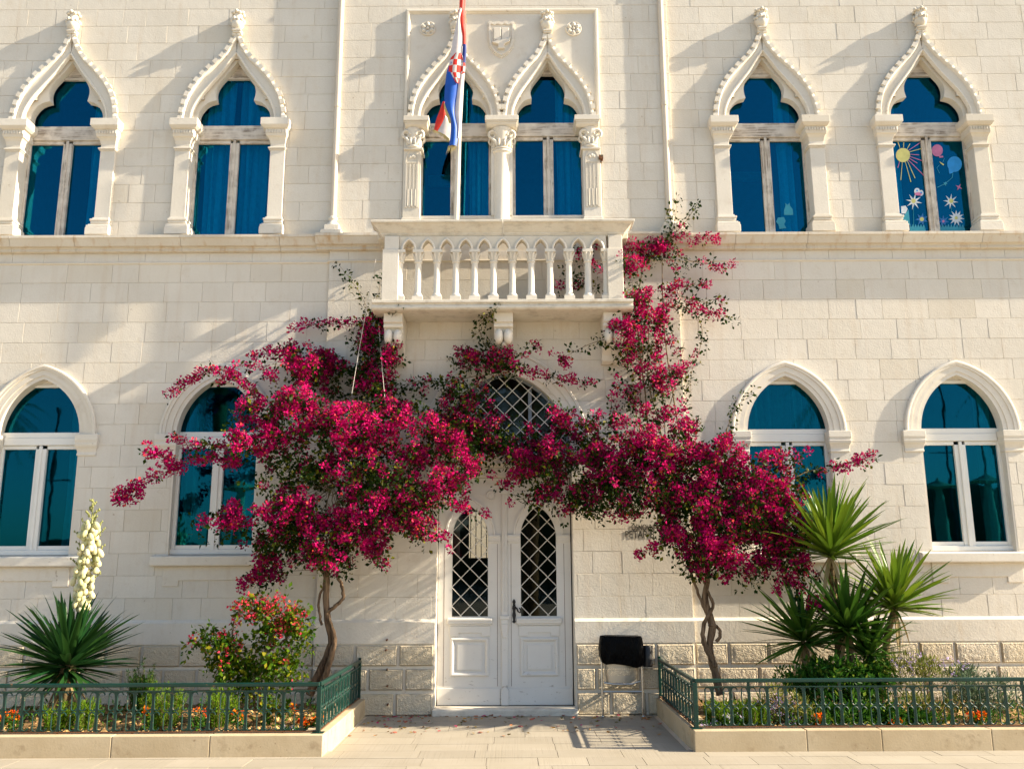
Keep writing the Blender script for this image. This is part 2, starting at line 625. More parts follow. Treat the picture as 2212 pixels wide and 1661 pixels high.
def blade_mat(name, a, b):
    k = NT(name)
    oi = k.n('ShaderNodeObjectInfo').outputs['Random']
    col = k.mix(oi, a, b)
    g = k.noise(k.pos((90, 90, 2), True), 1.0, 2)
    col = k.mix(k.math('MULTIPLY', g, 0.3), col, (a[0] * 0.6, a[1] * 0.7, a[2] * 0.6))
    d = k.n('ShaderNodeBsdfPrincipled')
    k.l(col, d.inputs['Base Color'])
    d.inputs['Roughness'].default_value = 0.38
    d.inputs['Specular IOR Level'].default_value = 0.22
    t = k.n('ShaderNodeBsdfTranslucent')
    k.l(col, t.inputs[0])
    mx = k.n('ShaderNodeMixShader')
    mx.inputs[0].default_value = 0.22
    k.l(d.outputs[0], mx.inputs[1])
    k.l(t.outputs[0], mx.inputs[2])
    k.l(mx.outputs[0], k.out.inputs[0])
    return k.mat


M['blade'] = blade_mat('dark yucca blades', (0.010, 0.050, 0.014), (0.035, 0.095, 0.018))
M['blade_mid'] = blade_mat('mid green yucca blades', (0.025, 0.085, 0.010), (0.075, 0.15, 0.016))
M['blade_light'] = blade_mat('yellow green yucca blades', (0.07, 0.15, 0.010), (0.17, 0.235, 0.018))  # lighter than the left yucca's: sunlight on these crowns put into colour
M['blade_dry'] = blade_mat('dead straw coloured blades', (0.20, 0.14, 0.06), (0.36, 0.27, 0.13))

# ------------------------------------------------------------------ ground and pavement (the setting)
g = MB()
g.add([(-400, -42, -0.05), (400, -42, -0.05), (400, 400, -0.05), (-400, 400, -0.05)], [(0, 1, 2, 3)])
g.build('ground', M['paving'], kind='structure', fix=False)

pav = MB()
pav.add([(-9, -9.5, -0.012), (9, -9.5, -0.012), (9, 0.2, -0.012), (-9, 0.2, -0.012)], [(0, 1, 2, 3)])
pavement = pav.build('pavement', M['mortar'], kind='structure', fix=False)
rows = [-0.1, -0.52, -0.86, -1.22, -1.55, -1.92, -2.26, -2.60, -2.95, -3.32, -3.7, -4.1, -4.6]
for ri in range(len(rows) - 1):
    y1, y0 = rows[ri], rows[ri + 1]
    inside = y0 > -2.30
    x = -1.72 if inside else -5.4
    xe = 1.64 if inside else 5.4
    x += 0 if inside else -RND.uniform(0, .3)
    while x < xe:
        wd = RND.uniform(0.42, 0.82)
        x2 = min(x + wd, xe + (0 if inside else .3))
        if x2 > xe - 0.15:
            x2 = xe
        top = -RND.uniform(0, 0.0022)
        b = MB()
        gp = 0.0013
        b.add([(x + gp, y0 + gp, -0.02), (x2 - gp, y0 + gp, -0.02), (x2 - gp, y1 - gp, -0.02), (x + gp, y1 - gp, -0.02),
               (x + gp * 2, y0 + gp * 2, top), (x2 - gp * 2, y0 + gp * 2, top), (x2 - gp * 2, y1 - gp * 2, top),
               (x + gp * 2, y1 - gp * 2, top)],
              [(4, 5, 6, 7), (0, 1, 5, 4), (1, 2, 6, 5), (2, 3, 7, 6), (3, 0, 4, 7)])
        b.build('paving_slab', M['paving'], pavement, fix=False)
        x = x2

# ------------------------------------------------------------------ the building
bld = empty('stone_building', (0, 0, 0), 'cream limestone building with pointed Venetian windows, a stone balcony and a white double door', 'building')

Z_COR, Z_STR, Z_SPR, Z_TOP = 6.005, 5.67, 7.667, 10.75
Z_CSP = 7.675
UW = [-6.105, -3.805, 3.502, 5.722]          # single upper windows
CW = [-0.757, 0.512]                          # the pair behind the balcony
LW = [-6.02, -3.75, 3.512, 5.718]               # lower windows
BAY0, BAY1, YB = -2.40, 2.19, -0.045          # middle bay stands proud of the wings
DOORX = -0.10


def two_centre(hw, h, n=14):
    """Right half of a pointed arch from the springing (hw,0) to the apex (0,h)."""
    c = (h * h - hw * hw) / (2 * hw)
    r = hw + c
    a1 = math.atan2(h, c)
    return [(r * math.cos(a1 * i / n) - c, r * math.sin(a1 * i / n)) for i in range(n + 1)]


# openings as stacks of rectangles (they lie hidden under the carved surrounds)
HOLES = {'wing': [], 'bay': []}
for x in UW:
    for hw, z0, z1 in ((.56, 5.98, Z_SPR + .37), (.42, Z_SPR + .37, Z_SPR + .63), (.30, Z_SPR + .63, Z_SPR + .81), (.17, Z_SPR + .81, Z_SPR + .985)):
        HOLES['wing'].append((x - hw, x + hw, z0, z1))
for x in LW:
    for hw, z0, z1 in ((.545, 1.86, 3.36), (.60, 3.36, 3.70), (.50, 3.70, 3.92), (.34, 3.92, 4.11)):
        HOLES['wing'].append((x - hw, x + hw, z0, z1))
for hw, z0, z1 in ((.845, -0.1, 3.13), (.98, 3.13, 3.58), (.85, 3.58, 3.88), (.58, 3.88, 4.21)):
    HOLES['bay'].append((DOORX - hw, DOORX + hw, z0, z1))
HOLES['bay'].append((-1.46, 1.225, 6.30, 9.36))            # the smooth carved panel of the paired windows


def subtract(rect, holes):
    out = [rect]
    for a0, a1, b0, b1 in holes:
        nxt = []
        for x0, x1, z0, z1 in out:
            if a1 <= x0 or a0 >= x1 or b1 <= z0 or b0 >= z1:
                nxt.append((x0, x1, z0, z1))
                continue
            if z0 < b0:
                nxt.append((x0, x1, z0, b0))
            if z1 > b1:
                nxt.append((x0, x1, b1, z1))
            m0, m1 = max(z0, b0), min(z1, b1)
            if x0 < a0:
                nxt.append((x0, a0, m0, m1))
            if x1 > a1:
                nxt.append((a1, x1, m0, m1))
        out = [r for r in nxt if r[1] - r[0] > .004 and r[3] - r[2] > .004]
    return out


# masonry core behind the blocks
core = MB()
for reg, x0, x1, yf in (('wing', -9.2, BAY0, 0.0), ('bay', BAY0, BAY1, YB), ('wing', BAY1, 9.2, 0.0)):
    for r in subtract((x0, x1, -0.1, Z_TOP), HOLES[reg]):
        core.box(r[0], r[1], yf + .0065, yf + .07, r[2], r[3])
wall = core.build('wall', M['mortar'], bld)

blocks = []          # (visible area, region front y, pieces, block rect)
HIDE = [(-3.6, -0.3, 1.9, 3.9), (0.1, 4.2, 1.8, 3.6), (1.1, 2.3, 3.6, 5.9), (-1.8, 1.55, 4.8, 6.05), (3.2, 4.5, .8, 2.4)]


def course_row(x0, x1, z0, z1, reg, yf, avg=.46, lo=.30, hi=.62):
    x = x0
    first = True
    while x < x1 - 0.01:
        wd = RND.uniform(lo, hi)
        if first:
            wd *= RND.uniform(.5, 1)
            first = False
        x2 = x + wd
        if x2 > x1 - .16:
            x2 = x1
        pcs = subtract((x, x2, z0, z1), HOLES[reg])
        if pcs:
            vis = 0
            for p in pcs:
                for q in subtract(p, HIDE):
                    a0, a1 = max(q[0], -6.8), min(q[1], 6.8)
                    b0, b1 = max(q[2], 0), min(q[3], 9.55)
                    if a1 > a0 and b1 > b0:
                        vis += (a1 - a0) * (b1 - b0)
            blocks.append((vis, yf, pcs, (x, x2, z0, z1)))
        x = x2


def block_mesh(b, yf, pcs, rect):
    X0, X1, Z0, Z1 = rect
    pr = RND.uniform(0, .0018)
    tx, tz = RND.uniform(-.0032, .0032), RND.uniform(-.003, .003)
    cx, cz = (X0 + X1) / 2, (Z0 + Z1) / 2
    for x0, x1, z0, z1 in pcs:
        def edge(v, V, s, e):
            return v + s * e if abs(v - V) < 1e-6 else v
        g1, g2 = .0011, .0032
        o = [edge(x0, X0, 1, g1), edge(x1, X1, -1, g1), edge(z0, Z0, 1, g1), edge(z1, Z1, -1, g1)]
        i = [edge(x0, X0, 1, g2), edge(x1, X1, -1, g2), edge(z0, Z0, 1, g2), edge(z1, Z1, -1, g2)]

        def yy(x, z):
            return yf - pr - tx * (x - cx) - tz * (z - cz)
        oc = [(o[0], o[2]), (o[1], o[2]), (o[1], o[3]), (o[0], o[3])]
        ic = [(i[0], i[2]), (i[1], i[2]), (i[1], i[3]), (i[0], i[3])]
        vs = [(x, yf + .02, z) for x, z in oc] + [(x, yy(x, z) + .003, z) for x, z in oc] + [(x, yy(x, z), z) for x, z in ic]
        fs = [(8, 9, 10, 11)]
        for q in range(4):
            r = (q + 1) % 4
            fs += [(4 + q, 4 + r, 8 + r, 8 + q), (q, r, 4 + r, 4 + q)]
        b.add(vs, fs)


n_low = 17
hl = (Z_STR - 1.09) / n_low
for i in range(n_low):
    z0, z1 = 1.09 + hl * i, 1.09 + hl * (i + 1)
    course_row(-9, BAY0, z0, z1, 'wing', 0.0)
    course_row(BAY1, 9, z0, z1, 'wing', 0.0)
    course_row(BAY0, BAY1, z0, z1, 'bay', YB, lo=.28, hi=.55)
course_row(-9, BAY0, Z_STR + .012, 5.81, 'wing', 0.0)
course_row(BAY1, 9, Z_STR + .012, 5.81, 'wing', 0.0)
course_row(BAY0, BAY1, Z_STR + .012, 5.81, 'bay', YB)
n_up = 18
hu = (Z_TOP - 5.995) / n_up
for i in range(n_up):
    z0, z1 = 5.995 + hu * i, 5.995 + hu * (i + 1)
    j = hu * RND.uniform(-.06, .06)
    course_row(-9, BAY0, z0, z1, 'wing', 0.0, lo=.3, hi=.68)
    course_row(BAY1, 9, z0, z1, 'wing', 0.0, lo=.3, hi=.68)
    course_row(BAY0, BAY1, z0, z1, 'bay', YB, lo=.3, hi=.6)
blocks.sort(key=lambda t: -t[0])
for vis, yf, pcs, rect in blocks[:296]:
    b = MB()
    block_mesh(b, yf, pcs, rect)
    b.build('stone_block', M['stone'], wall, fix=False)
rest = [[], [], [], []]
for k_, t in enumerate(blocks[296:]):
    rest[0].append(t)
b = MB()
for vis, yf, pcs, rect in rest[0]:
    block_mesh(b, yf, pcs, rect)
b.build('remaining_stone_blocks', M['stone'], wall, fix=False, kind='stuff')

# rusticated plinth: raised rough blocks between recessed joints, then a smooth band with a sloping top
plinth = MB()
PL = [(-9, BAY0, .0), (BAY0, DOORX - .845, YB), (DOORX + .845, BAY1, YB), (BAY1, 9, .0)]
for x0, x1, yf in PL:
    plinth.box(x0, x1, yf - .030, yf + .06, -.05, .815)
    plinth.extx([(yf - .050, .815), (yf - .050, 1.065), (yf - .006, 1.10), (yf + .06, 1.10), (yf + .06, .815)], x0, x1)
plin = plinth.build('plinth', M['stone'], bld)
for x0, x1, yf in PL:
    for z0, z1, off in ((.0, .245, .3), (.285, .525, 0), (.562, .80, .35)):
        x = max(x0, -6.3)
        xe = min(x1, 6.3)
        k_ = 0
        while x < xe - .05:
            wd = RND.uniform(.38, .56)
            if k_ == 0:
                wd *= (.55 + off)
            k_ += 1
            x2 = x + wd
            if x2 > xe - .22:
                x2 = xe
            b = MB()
            a0, a1, c0, c1 = x + .018, x2 - .018, z0, z1 - .004
            d1, d2, d3 = .020, .036, .052
            o = [(a0, c0), (a1, c0), (a1, c1), (a0, c1)]

            def ins(e):
                return [(a0 + e, c0 + e), (a1 - e, c0 + e), (a1 - e, c1 - e), (a0 + e, c1 - e)]
            rings = [(o, yf - .02), (o, yf - .046), (ins(.012), yf - .062), (ins(.026), yf - .060)]
            vs = [(px_, y_, pz_) for ring, y_ in rings for px_, pz_ in ring]
            fs = []
            for q in range(3):
                for e in range(4):
                    r = (e + 1) % 4
                    fs.append((q * 4 + e, q * 4 + r, q * 4 + 4 + r, q * 4 + 4 + e))
            # rough pillowed face: a small grid with uneven relief
            gx, gz = max(6, int((a1 - a0) / .030)), 7
            base = len(vs)
            for iz in range(gz + 1):
                for ix in range(gx + 1):
                    px_ = a0 + .026 + (a1 - a0 - .052) * ix / gx
                    pz_ = c0 + .026 + (c1 - c0 - .052) * iz / gz
                    brd = ix in (0, gx) or iz in (0, gz)
                    vs.append((px_, yf - .060 - (0 if brd else RND.uniform(.001, .007)), pz_))
            for iz in range(gz):
                for ix in range(gx):
                    q = base + iz * (gx + 1) + ix
                    fs.append((q, q + 1, q + gx + 2, q + gx + 1))
            b.add(vs, fs)
            b.build('rusticated_block', M['rustic'], plin, fix=False, smooth=60)
            x = x2
# three iron pins left in the blocks by the door
for px_, py_ in ((836, 1381), (834, 1403), (836, 1445), (837, 1480), (838, 1520)):
    q = P(px_, py_, YB - .07)
    b = MB()
    b.tube([(q.x, YB - .06, q.z), (q.x, YB - .11, q.z - .005)], .012, 6)
    b.build('iron_pin', M['rust'], plin)

# ---- cornice and string course
cor_prof = [(y_, z_ - (.065 if z_ > 6 else .04 if z_ > 5.9 else .02)) for y_, z_ in [(.05, 6.05), (-.165, 6.07), (-.165, 6.035), (-.150, 6.028), (-.140, 5.985), (-.105, 5.915), (-.060, 5.885), (-.052, 5.862), (-.060, 5.856), (-.060, 5.838), (-.035, 5.828), (.05, 5.828)]]
corn = pivot('cornice', bld)
for x0, x1, yo in ((-9, BAY0 - .17, 0), (BAY0 - .17, -1.25, YB), (1.1, BAY1 + .17, YB), (BAY1 + .17, 9, 0)):
    joints = [x0]
    x = math.ceil(max(x0, -7) * 1.0)
    cuts = [c for c in (-6.6, -5.75, -4.35, -3.05, 2.95, 3.9, 5.15, 6.2) if x0 + .2 < c < x1 - .2]
    lim = [x0] + cuts + [x1]
    for a, c in zip(lim[:-1], lim[1:]):
        b = MB()
        b.extx([(y + yo, z) for y, z in cor_prof], a + .0025, c - .0025)
        b.build('cornice_stone', M['cornice'], corn)
for x0, x1, yo in ((-9, BAY0, 0), (BAY0 - .022, BAY1 + .022, YB), (BAY1, 9, 0)):
    b = MB()
    b.extx([(yo + .03, 5.682), (yo - .018, 5.678), (yo - .022, 5.668), (yo - .010, 5.655), (yo + .03, 5.65)], x0, x1)
    b.build('string_course', M['trim'], corn)

# ---- eaves above the picture (they shade the top of the wall)
b = MB()
b.extx([(.3, Z_TOP), (-.10, Z_TOP), (-.14, Z_TOP + .08), (-.16, Z_TOP + .1), (-.16, Z_TOP + .2), (.3, Z_TOP + .22)], -9.2, 9.2)
b.build('eaves', M['trim'], bld)

# ------------------------------------------------------------------ upper windows
UO = [(.722, 0), (.695, .225), (.632, .44), (.512, .645), (.355, .83), (.213, .975), (.115, 1.12), (.055, 1.26), (.035, 1.36)]
UM = [(.590, 0), (.562, .19), (.468, .39), (.330, .58), (.190, .765), (.075, .945), (.0, 1.06)]
UI1 = [(.495, 0), (.495, .13), (.473, .205), (.410, .295), (.345, .338), (.259, .362)]
UI2 = [(.259, .362), (.277, .455), (.271, .54), (.232, .63), (.175, .705), (.08, .83), (.0, .955)]
NARC = 34


def full(half):
    """Left springing to right springing through the apex."""
    L = [(-x, z) for x, z in half]
    rr = list(reversed(half))
    if abs(half[-1][0]) < 1e-6:
        rr = rr[1:]
    return L + rr


def scaled(pts, sx, sz, x, z):
    return [(x + a * sx, z + b_ * sz) for a, b_ in pts]


hO = catmull(UO, NARC)
hM = catmull(UM, NARC)
hI = catmull(UI1, 12)[:-1] + catmull(UI2, NARC - 11)

dent = None


def arch_surround(part, xc, zs, sx, sz, yf, trefoil_y, back):
    """Ogee archivolt with hood moulding, dentils, roll, cusped trefoil plate and finial."""
    global dent
    O, Mi, I = (scaled(h, sx, sz, 0, 0) for h in (hO, hM, hI))
    fO, fM, fI = ([(xc + a, zs + b_) for a, b_ in full(h)] for h in (O, Mi, I))
    # O and M have unequal point counts at the apex (the neck is open at the top)
    b = MB()
    for s in (-1, 1):
        A = [(xc + s * a, zs + c) for a, c in O]
        B = [(xc + s * a, zs + c) for a, c in Mi]
        b.band(A, B, yf, yf + .08)
    b.build('archivolt', M['trim'], part)
    b = MB()
    for s in (-1, 1):
        A = [(xc + s * a, zs + c) for a, c in Mi]
        B = [(xc + s * a, zs + c) for a, c in I]
        b.band(A, B, trefoil_y, back)
    b.build('trefoil_plate', M['trim'], part)
    b = MB()
    for s in (-1, 1):
        A = [(xc + s * a, zs + c) for a, c in O]
        sg = 1 if s > 0 else -1
        b.sweep(A, [(sg * .004, yf + .03), (sg * .004, yf - .028), (sg * .018, yf - .036), (sg * .042, yf - .036), (sg * .050, yf - .024), (sg * .056, yf), (sg * .056, yf + .03)])
        B = [(xc + s * a, zs + c) for a, c in Mi]
        b.sweep(B, [(sg * .0, yf + .04), (sg * -.012, yf - .008), (sg * -.004, yf - .02), (sg * .012, yf - .02), (sg * .02, yf - .006), (sg * .028, yf + .03)])
        C_ = [(xc + s * (a + (c2 - a) * .28), zs + c + (d2 - c) * .28) for (a, c), (c2, d2) in zip(O, Mi)]
        b.sweep(C_, [(sg * -.010, yf + .02), (sg * -.010, yf - .006), (0, yf - .012), (sg * .010, yf - .006), (sg * .010, yf + .02)])
    b.build('hood_moulding', M['trim'], part, smooth=50)
    if dent is None:
        q = MB()
        q.box(-.036, .036, -.022, .022, -.030, .030)
        dent = q.build('dentil', M['trim'], part)
        first = True
    else:
        first = False
    A = catmull([(a, c) for a, c in O], 240)
    s_len, last = 0.0, None
    step, acc = .122, .08
    for i in range(1, len(A) - 3):
        d = math.dist(A[i], A[i - 1])
        acc += d
        if acc >= step:
            acc = 0
            dx, dz = A[i + 1][0] - A[i - 1][0], A[i + 1][1] - A[i - 1][1]
            for s in (-1, 1):
                ang = math.atan2(dz, s * dx)
                nx, nz = dz, -dx
                ln = math.hypot(nx, nz)
                px_, pz_ = A[i][0] + nx / ln * -.006, A[i][1] + nz / ln * -.006
                mtx = Matrix.Translation((xc + s * px_, yf - .022, zs + pz_)) @ Matrix.Rotation(-ang, 4, 'Y')
                if first:
                    dent.matrix_local = mtx
                    first = False
                else:
                    inst(dent, part, mtx)
    # finial
    zt = zs + 1.36 * sz
    b = MB()
    b.box(xc - .062, xc + .062, yf - .075, yf + .06, zt - .005, zt + .018)
    b.box(xc - .050, xc + .050, yf - .062, yf + .06, zt - .03, zt - .005)
    b.lathe([(.03, zt + .01), (.075, zt + .06), (.088, zt + .11), (.070, zt + .16), (.052, zt + .185), (.062, zt + .22), (.06, zt + .27), (.02, zt + .29)], xc, yf - .03, 14)
    for q in range(10):
        a = 2 * math.pi * q / 10
        b.ball((xc + .082 * math.cos(a), yf - .03 + .082 * math.sin(a), zt + .145 + .012 * (q % 2)), .024, 7, 5, s=(1, 1, 1.2))
        b.ball((xc + .074 * math.cos(a + .3), yf - .03 + .074 * math.sin(a + .3), zt + .255 + .018 * (q % 2)), .026, 7, 5, s=(1, 1, .9))
        b.ball((xc + .06 * math.cos(a + .1), yf - .03 + .06 * math.sin(a + .1), zt + .075), .018, 6, 4)
    b.build('finial', M['trim'], part, smooth=60)


def casement(win, xc, hw, z_bot, z_spr_t, z_tr0, top_poly_half, z_head, wood, yf, mull=.062, stile=.048, curt='none', tri=True, panes='glass', tint=0):
    """Timber frame: transom, two casements with a meeting stile, arched light above; panes and a curtain."""
    mv, mh = (M['wood_v'], M['wood_h']) if wood else (M['frame'], M['frame'])
    b = MB()
    b.box(xc - hw, xc - hw + stile, yf, yf + .07, z_bot, z_spr_t)
    b.box(xc + hw - stile, xc + hw, yf, yf + .07, z_bot, z_spr_t)
    b.box(xc - mull, xc + mull * .1, yf - .004, yf + .06, z_bot, z_tr0 - .045)
    b.box(xc + mull * .12, xc + mull, yf - .012, yf + .06, z_bot, z_tr0 - .045)
    b.box(xc - mull * .28, xc + mull * .30, yf - .026, yf - .004, z_bot, z_tr0 - .01)
    b.build('frame_upright', mv, win, bevel=.004)
    b = MB()
    b.box(xc - hw + stile, xc + hw - stile, yf - .018, yf + .07, z_tr0, z_spr_t - .07)
    b.box(xc - hw + stile, xc + hw - stile, yf - .006, yf + .07, z_spr_t - .068, z_spr_t)
    b.box(xc - hw + stile, xc - mull, yf + .004, yf + .06, z_tr0 - .05, z_tr0 - .002)
    b.box(xc + mull, xc + hw - stile, yf + .004, yf + .06, z_tr0 - .05, z_tr0 - .002)
    if not wood:
        c_ = MB()
        c_.box(xc - hw, xc + hw, yf - .03, yf + .08, z_bot - .03, z_bot + .03)
        c_.build('frame_bottom', mh, win, bevel=.004)
        for xa, xb in ((xc - hw + stile, xc - mull), (xc + mull, xc + hw - stile)):
            c_ = MB()
            c_.box(xa, xb, yf + .004, yf + .06, z_bot + .03, z_bot + .085)
            c_.build('casement_rail', mh, win, bevel=.004)
    b.build('transom', mh, win, bevel=.004)
    if tri:
        b = MB()
        b.box(xc - .26, xc + .26, yf - .008, yf + .05, z_head, z_head + .035)
        b.prism([(xc - .24, z_head + .035), (xc + .24, z_head + .035), (xc, z_head + .36)], yf + .012, yf + .05)
        b.prism([(xc - .15, z_head + .055), (xc + .15, z_head + .055), (xc, z_head + .25)], yf + .004, yf + .013)
        b.build('head_board', M['wood_h'] if wood else M['frame'], win)
    gy = yf + .035
    for s in (-1, 1):
        b = MB()
        xa, xb = (xc - hw + stile - .01, xc - mull + .01) if s < 0 else (xc + mull - .01, xc + hw - stile + .01)
        b.box(xa, xb, gy, gy + .006, z_bot - .02, z_tr0 - .03)
        b.build('pane', M[panes], win)
    b = MB()
    b.prism([(xc + a, z_spr_t - .02 + c) for a, c in top_poly_half], gy + .001, gy + .007)
    b.build('arched_pane', M[panes], win)


def curtain(win, x0, x1, z0, z1, y, mat='curtain', folds=5, amp=.05):
    n = max(8, int(folds * 8))
    b = MB()
    vs, fs = [], []
    ph = RND.uniform(0, 6)
    for i in range(n + 1):
        t = i / n
        x = x0 + (x1 - x0) * t
        yy = y + amp * math.sin(ph + t * folds * 2 * math.pi) + amp * .5 * math.sin(ph * 2 + t * folds * 3.7 * math.pi)
        for k_ in range(4):
            vs.append((x + .012 * math.sin(k_ * 2 + t * 20), yy * (1) + .012 * math.sin(k_ + t * 9), z0 + (z1 - z0) * k_ / 3))
    for i in range(n):
        for k_ in range(3):
            q = i * 4 + k_
            fs.append((q, q + 4, q + 5, q + 1))
    b.add(vs, fs)
    b.build('curtain', M[mat], win, smooth=80, fix=False)


def room(win, x0, x1, z0, z1, y0, y1, mat='room'):
    b = MB()
    b.add([(x0, y0, z0), (x1, y0, z0), (x1, y1, z0), (x0, y1, z0), (x0, y0, z1), (x1, y0, z1), (x1, y1, z1), (x0, y1, z1)],
          [(0, 1, 2, 3), (4, 7, 6, 5), (1, 5, 6, 2), (2, 6, 7, 3), (3, 7, 4, 0)])
    b.build('room_wall', M[mat], win, fix=False)


def pier_and_capital(part, x0, x1, inner, yf, yb, z0, z1, side):
    """Square pier with moulded base, necking and capital; inner is -1/+1, the side that faces the opening."""
    b = MB()
    b.box(x0, x1, yf, yb, z0, z1)
    e = lambda d: (x0 - (d if inner < 0 else d * .5), x1 + (d if inner > 0 else d * .5))
    b.build('pier', M['trim'], part, bevel=.004)
    b = MB()
    for d, za, zb in ((.075, z0 - .0, z0 + .10), (.068, z0 + .10, z0 + .135), (.050, z0 + .135, z0 + .155), (.030, z0 + .17, z0 + .205), (.040, z0 + .205, z0 + .235), (.016, z0 + .235, z0 + .26)):
        a, c = e(d)
        b.box(a, c, yf - d, yb, za, zb)
    b.build('pier_base', M['trim'], part, bevel=.006, seg=2)
    b = MB()
    for d, za, zb in ((.012, z1 - .41, z1 - .392), (.026, z1 - .392, z1 - .372), (.008, z1 - .372, z1 - .36)):
        a, c = e(d)
        b.box(a, c, yf - d, yb, za, zb)
    zc = [(0.0, z1 - .32), (.012, z1 - .27), (.032, z1 - .235), (.050, z1 - .222), (.056, z1 - .205), (.060, z1 - .195), (.060, z1 - .13), (.085, z1 - .12), (.11, z1 - .095), (.118, z1 - .085), (.118, z1 + .012)]
    n = len(zc)
    vs = []
    for d, z in zc:
        a, c = e(d)
        vs += [(a, yf - d, z), (c, yf - d, z), (c, yb, z), (a, yb, z)]
    fs = [(0, 1, 2, 3), tuple(4 * (n - 1) + q for q in (3, 2, 1, 0))]
    for i in range(n - 1):
        for q in range(4):
            r = (q + 1) % 4
            fs.append((4 * i + q, 4 * i + r, 4 * i + 4 + r, 4 * i + 4 + q))
    b.add(vs, fs)
    a, c = e(.060)
    k_ = 8
    for q in range(k_):
        xm = a + (c - a) * (q + .5) / k_
        b.box(xm - .010, xm + .010, yf - .072, yf - .058, z1 - .188, z1 - .140)
    b.build('capital', M['trim'], part, bevel=.003)


def rect_top(hw, h, k_=.52):
    return [(-hw, 0), (hw, 0), (hw, h * .25), (hw * .85, h * .62), (hw * .42, h), (-hw * .42, h), (-hw * .85, h * .62), (-hw, h * .25)]


upper_curtains = {0: [(.22, .46)], 1: [(-.46, -.08), (-.02, .46)], 2: [(.20, .42)], 3: [(-.46, -.30)]}
for i, xc in enumerate(UW):
    sur = pivot('window_surround', bld)
    arch_surround(sur, xc, Z_SPR + .012, 1, 1, -.030, .035, .150)
    pier_and_capital(sur, xc - .745, xc - .545, 1, -.045, .16, 6.035, Z_SPR, -1)
    pier_and_capital(sur, xc + .545, xc + .745, -1, -.045, .16, 6.035, Z_SPR, 1)
    win = pivot('window', bld)
    casement(win, xc, .56, 6.0, 7.715, 7.50, rect_top(.54, .73), 8.42, True, .142)
    for a, c in upper_curtains[i]:
        curtain(win, xc + a, xc + c, 6.0, 8.5, .34, folds=max(2, int((c - a) * 11)))
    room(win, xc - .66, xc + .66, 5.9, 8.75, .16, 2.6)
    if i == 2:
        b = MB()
        b.box(xc - .65, xc + .65, 2.50, 2.59, 7.96, 8.10)  # added pale strip standing for a band of light in the panes
        b.build('light_band', M['curtain'], win)

# ------------------------------------------------------------------ the pair of windows over the balcony
pnl = pivot('window_surround', bld)
YP = YB - .012
PH = []
for x in CW:
    for hw, z0, z1 in ((.49, 6.2, Z_CSP + .345), (.37, Z_CSP + .345, Z_CSP + .595), (.262, Z_CSP + .595, Z_CSP + .765), (.148, Z_CSP + .765, Z_CSP + .935)):
        PH.append((x - hw, x + hw, z0, z1))
b = MB()
for r in subtract((-1.455, 1.22, 6.30, 9.355), PH):
    b.box(r[0], r[1], YP, YP + .05, r[2], r[3])
b.build('carved_panel', M['trim'], pnl)
b = MB()
b.sweep([(-1.432, Z_CSP + .02), (-1.432, 9.335), (1.20, 9.335), (1.20, Z_CSP + .02)],
        [(.022, YP + .02), (.022, YP - .028), (.006, YP - .036), (-.018, YP - .036), (-.026, YP - .018), (-.040, YP - .010), (-.046, YP + .02)])
b.build('panel_border', M['trim'], pnl)
for x in CW:
    arch_surround(pnl, x, Z_CSP + .004, .868, .955, YP - .022, YP + .05, .150)


def scroll_capital(part, cx, cy, r, z0, z1, half=0):
    b = MB()
    b.lathe([(r * 1.0, z0), (r * 1.22, z0 + .012), (r * 1.22, z0 + .03), (r * 1.0, z0 + .042), (r * .98, z0 + .08), (r * 1.1, z0 + .16), (r * 1.35, z1 - .03), (r * 1.4, z1)], cx, cy, 18)
    h = z1 - z0
    for sx in (-1, 1):
        for sy in (-1, 1):
            c = Vector((cx + sx * r * 1.12, cy + sy * r * .75, z0 + h * .66))
            pts = []
            for q in range(15):
                a = q / 14 * 2 * math.pi * 1.35
                rr = .062 * (1 - .58 * q / 14)
                pts.append(c + Vector((-sx * rr * math.cos(a) * .95, sy * .02 * (1 - q / 14), rr * math.sin(a) * 1.05)))
            b.tube(pts, [.024 * (1 - .35 * q / 14) for q in range(15)], 6)
            b.tube([(cx + sx * r * .5, cy + sy * r * .8, z0 + .05), (cx + sx * r * .75, cy + sy * r * .98, z0 + h * .35), (cx + sx * r * 1.2, cy + sy * r * .95, z0 + h * .5)], [.020, .026, .016], 6)
    for q in range(10):
        a = 2 * math.pi * q / 10
        b.ball((cx + r * 1.08 * math.cos(a), cy + r * 1.08 * math.sin(a), z0 + h * .28), .024, 6, 5, s=(1, 1, 2.0))
        b.ball((cx + r * 1.14 * math.cos(a), cy + r * 1.14 * math.sin(a), z0 + h * .44), .016, 6, 4)
    b.build('leaf_capital', M['trim'], part, smooth=60)


def abacus(part, x0, x1, yf, yb, z0, z1):
    b = MB()
    b.box(x0, x1, yf, yb, z0 + .075, z1)
    b.box(x0 + .012, x1 - .012, yf + .012, yb, z0 + .055, z0 + .075)
    b.extx([(yf + .02, z0 + .055), (yf + .03, z0 + .03), (yf + .055, z0 + .008), (yf + .07, z0), (yb, z0), (yb, z0 + .055)], x0 + .02, x1 - .02)
    b.build('abacus', M['trim'], part, bevel=.004)


